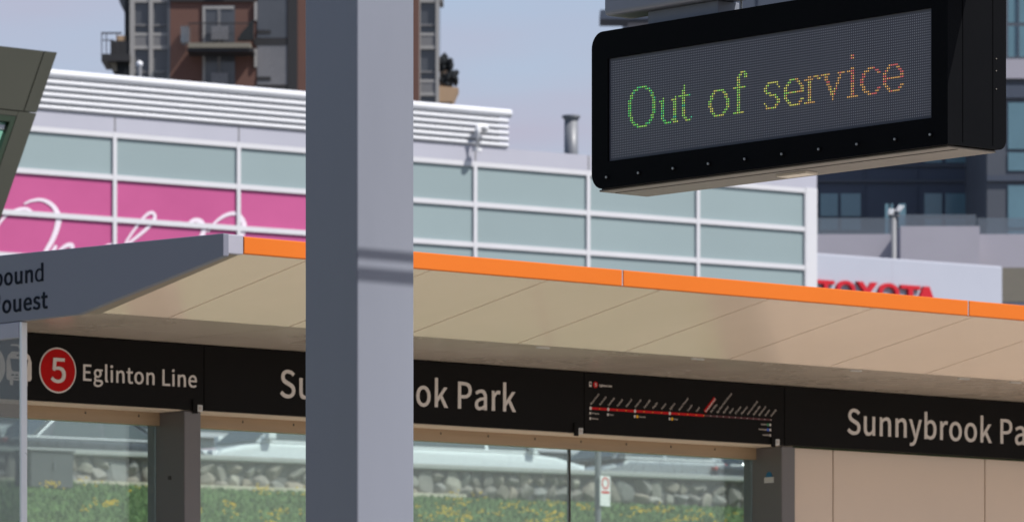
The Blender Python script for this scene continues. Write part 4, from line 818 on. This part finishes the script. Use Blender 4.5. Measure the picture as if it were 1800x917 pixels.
# street lamp in front of it
lp = thing('street_lamp', 'slim grey lamp post with twin floodlight heads before the terrace wall', 'lamp', SP(1571, 700, 165) * Vector((1, 1, 0)) + Vector((0, 0, 7.12)) if False else Vector((SP(1571, 0, 165).x, 165, 7.12)))
mb = MB(); x_ = SP(1571, 0, 165).x
mb.tube([Vector((x_, 165, 7.1)), Vector((x_, 165, SP(0, 380, 165).z))], [.10, .085], 12).build('post', M['galv'], lp, smooth=True)
MB().box(x_ - .16, x_ + .20, 164.9, 165.1, SP(0, 380, 165).z - EYE, SP(0, 377, 165).z - EYE).build('arm', M['galv'], lp)
for dx, tl in ((-.10, -.1), (.14, .25)):
    zc = SP(0, 371, 165).z - EYE + tl * .3
    MB().prism_az([(x_ + dx - .10, zc - .09), (x_ + dx + .06, zc - .11), (x_ + dx + .15 + tl * .2, zc + .07), (x_ + dx - .05 + tl * .2, zc + .10)], 164.85, 165.12).build('floodlight', M['white_pipe'], lp, bevel=.015)

# ------------------------------------------------------------------ brick apartment tower on the left, 330 m away
AT = Flat(330)
at = thing('brick_tower', 'tall red brown brick apartment tower with corner balconies behind the louvres', 'building', Vector((AT.x(500), 336, 7.12)))
f = AT.fr
AT.box(297, 737, -160, 700, 0, 12).build('brick_wall', M['brick'], at)
AT.box(230, 297, -160, 700, .35, 10).build('bay_core', M['win_grey'], at)
AT.box(737, 771, -160, 700, .35, 10).build('bay_core', M['win_grey'], at)
# bay of windows, storeys of 82 px
def bay(x0, x1, posts, rails_m):
    for a, b in posts: AT.box(a, b, -160, 700, .10, .345).build('bay_post', M['bay_frame'], at)
    for k in range(-3, 4):
        yo = k * 82
        AT.box(x0, x1, 80.5 + yo, 86.5 + yo, .16, .344).build('slab_edge', M['bay_frame'], at)
        AT.box(x0, x1, 60 + yo, 80.3 + yo, .20, .344).build('bay_panel', M['bay_panel'], at)
        AT.box(x0, x1, 58 + yo, 63 + yo, .17, .199).build('bay_rail', M['bay_frame'], at)
        AT.box(x0, x1, 42.5 + yo, 46 + yo, .22, .344).build('bay_rail', M['bay_panel'], at)
bay(228, 295, ((228, 236.5), (262, 269), ), True)
bay(737, 771, ((766, 772), (737, 739)), True)
AT.box(294, 299, -160, 700, -.03, .30).build('corner_strip', M['win_grey'], at)
# left corner: slab stack and projecting balcony
AT.box(219, 228, -160, 128, .5, 8).build('side_wall', M['dark_rail'], at)
poly = [(AT.x(228), AT.z(36)), (AT.x(221), AT.z(34)), (AT.x(217), AT.z(18)), (AT.x(209), AT.z(3)), (AT.x(203), AT.z(-14)), (AT.x(228), AT.z(-14))]
MB(f).prism_az(poly, 1.0, 5).build('curved_balcony', M['bay_panel'], at)
bc = AT.box(178, 228, 95, 107.5, -.6, 3.5).build('balcony', M['dark_rail'], at)
for x in (178, 186, 205): AT.box(x, x + 1.6, 58, 95, -.6, -.5).build('rail_post', M['dark_rail'], bc)
AT.box(178, 214, 57, 59.5, -.62, -.48).build('rail_top', M['dark_rail'], bc); AT.box(178, 200, 70, 71.5, -.6, -.5).build('rail_bar', M['dark_rail'], bc)
AT.box(194, 228, 72, 95.2, .2, 2.4).build('balcony_wall', M['dark_rail'], bc); AT.box(204, 221, 63, 72.2, .3, 2).build('planter', M['tan'], bc)
MB(f).prism_az([(AT.x(228), AT.z(107)), (AT.x(188), AT.z(107)), (AT.x(200), AT.z(130)), (AT.x(228), AT.z(130))], .2, 3).build('bracket', M['plant_dark'], at)
MB(f).prism_az([(AT.x(190), AT.z(108)), (AT.x(204), AT.z(108)), (AT.x(206), AT.z(124)), (AT.x(200), AT.z(128))], .05, .2).build('bracket_face', M['slab'], at)
# middle balconies and doors
for k in (-2, -1, 0, 1, 2):
    yo = k * 82
    AT.box(357, 413, 10 + yo, 75 + yo, -.05, .02).build('balcony_door', M['win_grey'], at)
    AT.box(356, 360.5, 10 + yo, 75 + yo, -.12, -.052).build('door_frame', M['bay_frame'], at); AT.box(360.5, 411, 11 + yo, 16 + yo, -.12, -.052).build('door_frame', M['bay_frame'], at)
    AT.box(382.5, 387.5, 16 + yo, 75 + yo, -.11, -.052).build('door_frame', M['bay_panel'], at)
    AT.box(371, 401, 46 + yo, 70 + yo, -.4, -.2).build('balcony_chair', M['win_pale'], at)
    AT.box(452, 505, -2 + yo, 67 + yo, -.06, .02).build('window', M['win_grey'] if k != 1 else M['win_pale'], at)
    AT.box(452, 476, 53 + yo, 60 + yo, -.09, -.062).build('air_unit', M['dark_rail'], at)
    AT.box(447, 451.5, 4 + yo, 36 + yo, -.2, -.02).build('downpipe', M['bay_frame'], at)
    AT.box(447, 523, 68 + yo, 80 + yo, -.08, -.02).build('dark_band', M['dark_rail'], at)
AT.box(506, 523, -160, 700, -.14, -.02).build('recess_shade_strip', M['dark_rail'], at)  # raised strip; the shade of a recess is painted as dark colour
AT.box(300, 447, -5, 3, -.16, -.02).build('dark_band', M['dark_rail'], at)
sb_ = AT.box(331, 440, 75.5, 84, -2.6, -.13).build('balcony_slab', M['slab'], at)
AT.box(329, 445, 84.2, 90, -2.5, -.13).build('slab_soffit', M['dark_rail'], at)
for x in range(332, 440, 5): AT.box(x, x + .8, 42, 75.4, -2.56, -2.52).build('rail_bar', M['dark_rail'], sb_)
AT.box(331, 440, 40, 42, -2.58, -2.50).build('rail_top', M['dark_rail'], sb_)
MB(f).prism_az([(AT.x(418), AT.z(75)), (AT.x(447), AT.z(75)), (AT.x(447), AT.z(40)), (AT.x(442), AT.z(42)), (AT.x(436), AT.z(52)), (AT.x(428), AT.z(60))], -1.2, -.6).build('balcony_screen', M['plant_dark'], at)
AT.box(318, 332, 46, 75, -1.5, -.13).build('balcony_screen', M['rail_glass'], at)
# right balcony with plants
MB(f).prism_az([(AT.x(772), AT.z(150)), (AT.x(806), AT.z(153)), (AT.x(795), AT.z(178)), (AT.x(772), AT.z(178))], .3, 3).build('balcony', M['tan'], at)
AT.box(773, 786, 124, 150, .8, 2).build('balcony_wall', M['tan'], at)
AT.box(776, 784, 178, 184, 1, 2).build('bracket', M['dark_rail'], at)
pr = random.Random(5); mb = MB()
for k in range(150):
    px = pr.choice([pr.uniform(773, 793), pr.uniform(776, 794), pr.uniform(786, 804)])
    top = 98 if px < 783 else (106 if px < 793 else 124 + abs(px - 802) * 1.2)
    py = pr.uniform(top, 150); c = SP(px, py, 331 + pr.uniform(-.4, .6)); r_ = pr.uniform(.05, .22)
    mb.ball(c, r_, 1, (1, 1, pr.uniform(.8, 1.8)))
mb.build('balcony_plants', M['plant_dark'], at)
AT.box(772, 779, -20, 4, .6, 3).build('upper_balcony', M['bay_panel'], at)

# ------------------------------------------------------------------ olive pavilion with slanted edge
PV = Frame((100 - CX) / FPX * 28, 28.0, .753, .658)
pv = thing('station_pavilion', 'dark olive metal pavilion with a slanted edge and green tinted glass', 'pavilion', PV.p(-2.5, .5, -1.6))
zt = 3.965; LEAN = .36 / .888
def slx(s, z): return s - (zt - z) * LEAN
def par(mb, sl, sr, z0, z1, t0, t1):
    mb.prism_az([(slx(sl, z0), z0), (slx(sr, z0), z0), (slx(sr, z1), z1), (slx(sl, z1), z1)], t0, t1)
GAP = .006
zsm = PV.z_at(50, 197)
mb = MB(PV)
par(mb, -.085 + GAP / 2, 0, zsm + GAP / 2, zt, -.002, .02)
mb.build('edge_panel', M['olive'], pv)
mb = MB(PV); par(mb, -2.2, -.085 - GAP / 2, zsm + GAP / 2, zt, 0, .02); mb.build('upper_panel', M['olive'], pv)
mb = MB(PV); par(mb, -.118, 0, -1.3, zsm - GAP / 2, -.003, .02); mb.build('edge_panel', M['olive'], pv)
mb = MB(PV); par(mb, -2.2, -.12, PV.z_at(20, 203), zsm - GAP / 2, -.002, .02); mb.build('head_panel', M['olive'], pv)
zw = PV.z_at(20, 203)
mb = MB(PV); par(mb, -.150, -.121, -1.3, zw - .001, .0, .05); par(mb, -2.2, -.151, zw - .035, zw - .001, .0, .05); mb.build('window_frame', M['green_frame'], pv)
mb = MB(PV); par(mb, -2.2, -.151, -1.3, zw - .036, .035, .045); mb.build('window_glass', M['green_glass'], pv)
mb = MB(PV); par(mb, -2.2, -.154, zw - .075, zw - .05, .028, .034); mb.build('window_bar', M['frame_white'], pv)
mb = MB(PV); par(mb, -2.2, -.004, -1.55, zt - .004, .06, 1.6); mb.build('body', M['olive'], pv)

# ------------------------------------------------------------------ fieldstone wall, cabinet, parking sign
sw_ = thing('stone_wall', 'low fieldstone retaining wall with a concrete cap above the dandelion bank', 'wall', WALL.p(0, .2, 7.1 - EYE))
ZC = 6.06; ZG = 7.12 - EYE
MB(WALL).box(-30, 40, .10, .42, ZG - .5, ZC - .002).build('mortar_core', M['mortar'], sw_)
MB(WALL).box(-30, 40, -.10, .46, ZC, ZC + .10).build('cap', M['cap'], sw_, bevel=.02)
sr = random.Random(11); mb = MB(WALL)
def stone(s_, z_, w, h):
    vs_ = bmesh.ops.create_icosphere(mb.bm, subdivisions=3, radius=1)['verts']
    tilt = sr.uniform(-.35, .35); cuts = []
    for _ in range(11):
        n = Vector((sr.uniform(-1, 1), sr.uniform(-1, .3), sr.uniform(-1, 1))).normalized(); cuts.append((n, sr.uniform(.52, .86)))
    ph = [sr.uniform(0, 6.28) for _ in range(3)]
    for v in vs_:
        c = v.co.copy()
        q = Vector([math.copysign(abs(x) ** .6, x) for x in c]) * 1.02
        for n, d in cuts:
            e = q.dot(n) - d
            if e > 0: q -= n * e * .93
        q *= 1 + .03 * math.sin(9 * c.x + ph[0]) * math.sin(8 * c.z + ph[1])
        a, z = q.x * w * math.cos(tilt) - q.z * h * math.sin(tilt), q.x * w * math.sin(tilt) * .6 + q.z * h * math.cos(tilt)
        v.co = WALL.p(s_ + a * 1.12, .10 + q.y * .15, max(ZG - .05, min(ZC - .01, z_ + z * 1.12)))
s_ = -14.0
while s_ < 16:
    if sr.random() < .35:
        w = sr.uniform(.18, .28); stone(s_ + w, ZG + .24, w * 1.1, .28); s_ += 1.8 * w
    else:
        w = sr.uniform(.13, .23); hsp = sr.uniform(.18, .34)
        stone(s_ + w, ZG + hsp / 2, w, hsp / 2 + .02); stone(s_ + w + sr.uniform(-.08, .08), ZG + hsp + (.52 - hsp) / 2, w * sr.uniform(.85, 1.1), (.52 - hsp) / 2 + .03); s_ += 1.75 * w
st_o = mb.build('stones', M['stone'], sw_)
MB(WALL).box(-30, 1.5, -.16, .09, ZG - .5, ZG + .06).build('footing', M['wall_base'], sw_, bevel=.02)
# colour variation per stone: random per island
n_, l_ = M['stone'].node_tree.nodes, M['stone'].node_tree.links
geo = n_.new('ShaderNodeNewGeometry'); cr_ = n_.new('ShaderNodeValToRGB')
for p_, c in ((0, (.18, .172, .165)), (.3, (.28, .255, .225)), (.55, (.33, .275, .22)), (.8, (.25, .245, .24)), (1, (.37, .34, .29))):
    e = cr_.color_ramp.elements.new(p_) if p_ not in (0, 1) else cr_.color_ramp.elements[0 if p_ == 0 else -1]; e.color = (*c, 1)
l_.new(geo.outputs['Random Per Island'], cr_.inputs[0])
for nd in list(n_):
    if nd.type == 'VECT_MATH': l_.new(cr_.outputs[0], nd.inputs[0])

def ground_pt(px, d):
    x = (px - CX) / FPX * d; return Vector((x, d, ground_z(x, d)))
g = ground_pt(80, 93.3)
CB = Frame(g.x, g.y, *F_DIR)
cb = thing('utility_cabinet', 'dark grey utility cabinet standing before the fieldstone wall', 'cabinet', g)
a0, a1 = CB.s_at(40), CB.s_at(115); zb_ = g.z - EYE; ztp = CB.z_at(80, 795)
MB(CB).box(a0, a1, -.3, .3, zb_, ztp).build('body', M['cabinet'], cb, bevel=.015)
MB(CB).box(a0 - .03, a1 + .03, -.33, .33, ztp, ztp + .04).build('lid', M['cabinet'], cb, bevel=.01)
MB(CB).box((a0 + a1) / 2 - .004, (a0 + a1) / 2 + .004, -.304, -.301, zb_ + .1, ztp - .06).build('door_gap', M['joint'], cb)
MB(CB).box((a0 + a1) / 2 + .03, (a0 + a1) / 2 + .05, -.33, -.301, (zb_ + ztp) / 2, (zb_ + ztp) / 2 + .14).build('handle', M['galv'], cb)

d_ = 72.0; g = ground_pt(1051, d_)
ps = thing('parking_sign', 'narrow white and red parking sign seen almost edge on, on a galvanised post', 'sign', g)
SG = Frame(g.x, g.y, .62, .78)
zz = SG.z_at(1055, 836); zl = SG.z_at(1055, 889)
MB().tube([g + Vector((0, 0, -.1)), Vector((g.x, g.y, EYE + SG.z_at(1051, 760)))], .045, 10).build('post', M['galv'], ps)
sl = SG.s_at(1048); sr_ = SG.s_at(1066)
pl = MB(SG).box(sl, sr_, -.07, -.055, zl, zz).build('plate', M['sign_face'], ps, bevel=.004)
MB(SG).box(sl + .03, sr_ - .03, -.074, -.0705, zl + (zz - zl) * .42, zl + (zz - zl) * .50).build('red_band', M['sign_facered'], pl)
for k in range(14):
    a, b = 2 * math.pi * k / 14, 2 * math.pi * (k + 1) / 14
cxs, czs, rr = (sl + sr_) / 2, zl + (zz - zl) * .76, min((sr_ - sl) * .36, .09)
mb = MB(SG)
for k in range(20):
    a, b = 2 * math.pi * k / 20, 2 * math.pi * (k + 1) / 20
    mb.prism_az([(cxs + q * rr * math.cos(w), czs + q * rr * math.sin(w)) for q, w in ((1, a), (1, b), (.72, b), (.72, a))], -.074, -.0705)
mb.build('prohibition_ring', M['sign_facered'], pl)

# ------------------------------------------------------------------ cars
def make_car(name, label, paint, loc, ang, suv=True, L=4.5, group=None):
    """car along local x (front = +x), built at the origin and moved"""
    r = thing(name, label, 'car', (0, 0, 0), group)
    H = 1.62 if suv else 1.44; W = .90; bl = .98 if suv else .90
    h = L / 2
    body = [(-h, .42), (-h + .02, .75), (-h + .06, bl), (-h + .25, bl + .02), (.85, bl + .0), (h - .75, bl - .06), (h - .22, .80), (h - .04, .62), (h, .42), (h - .08, .26), (-h + .08, .26)]
    def loft(poly, wf, name, m, bev, parent=r):
        mb = MB()
        A = [mb.bm.verts.new((x, -wf(z), z)) for x, z in poly]; B_ = [mb.bm.verts.new((x, wf(z), z)) for x, z in poly]
        mb._close(A, B_); return mb.build(name, M[paint] if m is None else m, parent, bevel=bev, seg=3)
    bd_ = loft(body, lambda z: W - .10 * max(0, z - .75) - .05 * max(0, .5 - z), 'body', None, .07)
    if suv: cab = [(-h + .12, bl - .02), (-h + .30, H - .14), (-h + .55, H - .02), (-.1, H), (.45, H - .05), (1.22, bl - .02)]
    else: cab = [(-h + .55, bl - .02), (-h + 1.15, H - .08), (-.35, H), (.25, H - .04), (1.20, bl - .02)]
    wf = lambda z: W - .03 - .30 * max(0, z - bl)
    loft(cab, wf, 'cabin', None, .05)
    # side windows, proud of the cabin by a few mm
    for sd in (-1, 1):
        xs = (-h + .42, -.10, .98) if suv else (-h + 1.0, -.15, .92)
        zt_ = H - .14
        for a, b, last in ((xs[0], xs[1] - .04, 0), (xs[1] + .04, xs[2], 1)):
            q = [(a, bl + .05), (b, bl + .05), (b - (.52 if last else 0), zt_), (a + (.16 if not last else 0), zt_)]
            mb = MB(); A = [mb.bm.verts.new((x, sd * (wf(z) + .004), z)) for x, z in q]; B_ = [mb.bm.verts.new((x, sd * (wf(z) - .03), z)) for x, z in q]
            mb._close(A, B_); mb.build('side_window', M['car_glass'], r)
        mb = MB(); mb.box(-h + .35, 1.05, sd * (W - .045) - .012, sd * (W - .045) + .012, bl + .004 - EYE, bl + .032 - EYE); mb.build('shoulder_glint', M['headlamp'], r)  # pale strip painting the sun's glint along the car's shoulder
        mb = MB(); mb.box(.88, 1.06, sd * (W + .06) - .09, sd * (W + .06) + .09, bl + .05 - EYE, bl + .21 - EYE); mb.build('mirror', M[paint], r, bevel=.03)
        mb = MB(); mb.box(h - .30, h - .05, sd * .66 - .17, sd * .66 + .17, .66 - EYE, .79 - EYE); mb.build('headlight', M['headlamp'], r, bevel=.03)
        mb = MB(); mb.box(-h - .01, -h + .10, sd * .70 - .12, sd * .70 + .12, .80 - EYE, bl - .02 - EYE); mb.build('tail_light', M['tail'], r, bevel=.02)
        for wx in (-h + .85, h - .88):
            mb = MB(); mb.tube([Vector((wx, sd * .70, .335)), Vector((wx, sd * .91, .335))], .335, 24); wh = mb.build('wheel', M['tyre'], r, bevel=.03)
            mb = MB(); mb.tube([Vector((wx, sd * .905, .335)), Vector((wx, sd * .918, .335))], .22, 20); mb.build('rim', M['rim'], wh)
    for nm, q in (('windscreen', ((1.19, bl + .03), (.55, H - .10))), ('rear_window', ((-h + .145, bl + .05), (-h + .32, H - .18)) if suv else ((-h + .62, bl + .05), (-h + 1.08, H - .12)))):
        (xa, za), (xb, zb2) = q; off = .025 if nm == 'windscreen' else -.02
        mb = MB(); A = [Vector((xa + off, -wf(za) + .1, za)), Vector((xa + off, wf(za) - .1, za)), Vector((xb + off, wf(zb2) - .1, zb2)), Vector((xb + off, -wf(zb2) + .1, zb2))]
        A = [mb.bm.verts.new(v) for v in A]; B_ = [mb.bm.verts.new(v.co + Vector((-.05 if off > 0 else .05, 0, 0))) for v in A]; mb._close(A, B_)
        mb.build(nm, M['car_glass'], r)
    r.location = loc; r.rotation_euler = (0, 0, ang)
    return r
ANG = math.atan2(F_DIR[1], F_DIR[0])
def lot(px, q):
    s_ = WALL.s_at(px, q); p = WALL.p(s_, q, 0); return Vector((p.x, p.y, 7.134))
GC = 'cars parked behind the fieldstone wall'
make_car('parked_car', 'white hatchback behind the stone wall, just left of the grey steel pole', 'car_white', lot(505, 1.7), ANG + math.pi, True, 4.5, GC)
make_car('parked_car', 'white hatchback behind the stone wall, just right of the grey steel pole', 'car_white', lot(822, 1.7), ANG, True, 4.7, GC)
make_car('parked_car', 'silver white car behind the parking sign, facing the white hatchback', 'car_silver', lot(1120, 1.9), ANG + math.pi, True, 3.4, GC)
make_car('parked_car', 'dark grey car at the right end of the row behind the wall', 'car_grey', lot(1370, 1.7), ANG, False, 4.5, GC)
make_car('parked_car', 'dark grey sedan seen through the leftmost shelter glass behind the wall', 'car_grey', lot(155, 1.9), ANG, False, 4.5, GC)
for k, (a, lb) in enumerate(((-120, 'white car outside the shelter glass beyond the left end of the wall'),)):
    make_car('parked_car', lb, 'car_white', lot(a, 3.2), ANG, True, 4.5, GC)
make_car('blue_car', 'blue car parked on the bank road behind the second shelter column', 'car_blue', ground_pt(1610, 55), ANG, False, 4.5)

# ------------------------------------------------------------------ grass and dandelions on the bank
gr = random.Random(21); mb = MB()
def bank(px, dq):
    s_ = WALL.s_at(px, -dq); p = WALL.p(s_, -dq, 0); return Vector((p.x, p.y, ground_z(p.x, p.y)))
for k in range(26000):
    p = bank(gr.uniform(-60, 1420), gr.uniform(.2, 14.5)); hgt = gr.uniform(.03, .10); a = gr.uniform(0, 6.28); w = gr.uniform(.012, .03)
    d = Vector((math.cos(a) * w, math.sin(a) * w, 0)); lean = Vector((gr.uniform(-.06, .06), gr.uniform(-.06, .06), hgt))
    mb.bm.faces.new([mb.bm.verts.new(p - d), mb.bm.verts.new(p + d), mb.bm.verts.new(p + lean)])
tag(mb.build('grass', M['grass']), kind='stuff')
mb = MB()
cl = [(gr.uniform(-60, 1420), gr.uniform(.5, 14)) for _ in range(95)]
for cx_, cq in cl:
    if cx_ < 360 and gr.random() < .55: continue
    for k in range(gr.randint(3, 16)):
        p = bank(cx_ + gr.gauss(0, 11), min(14.4, max(.3, cq + gr.gauss(0, .35)))) + Vector((0, 0, gr.uniform(.08, .17)))
        r_ = gr.uniform(.018, .032)
        mb.ball(p, r_, 1, (1, 1, .6))
tag(mb.build('dandelions', M['dandelion']), kind='stuff')
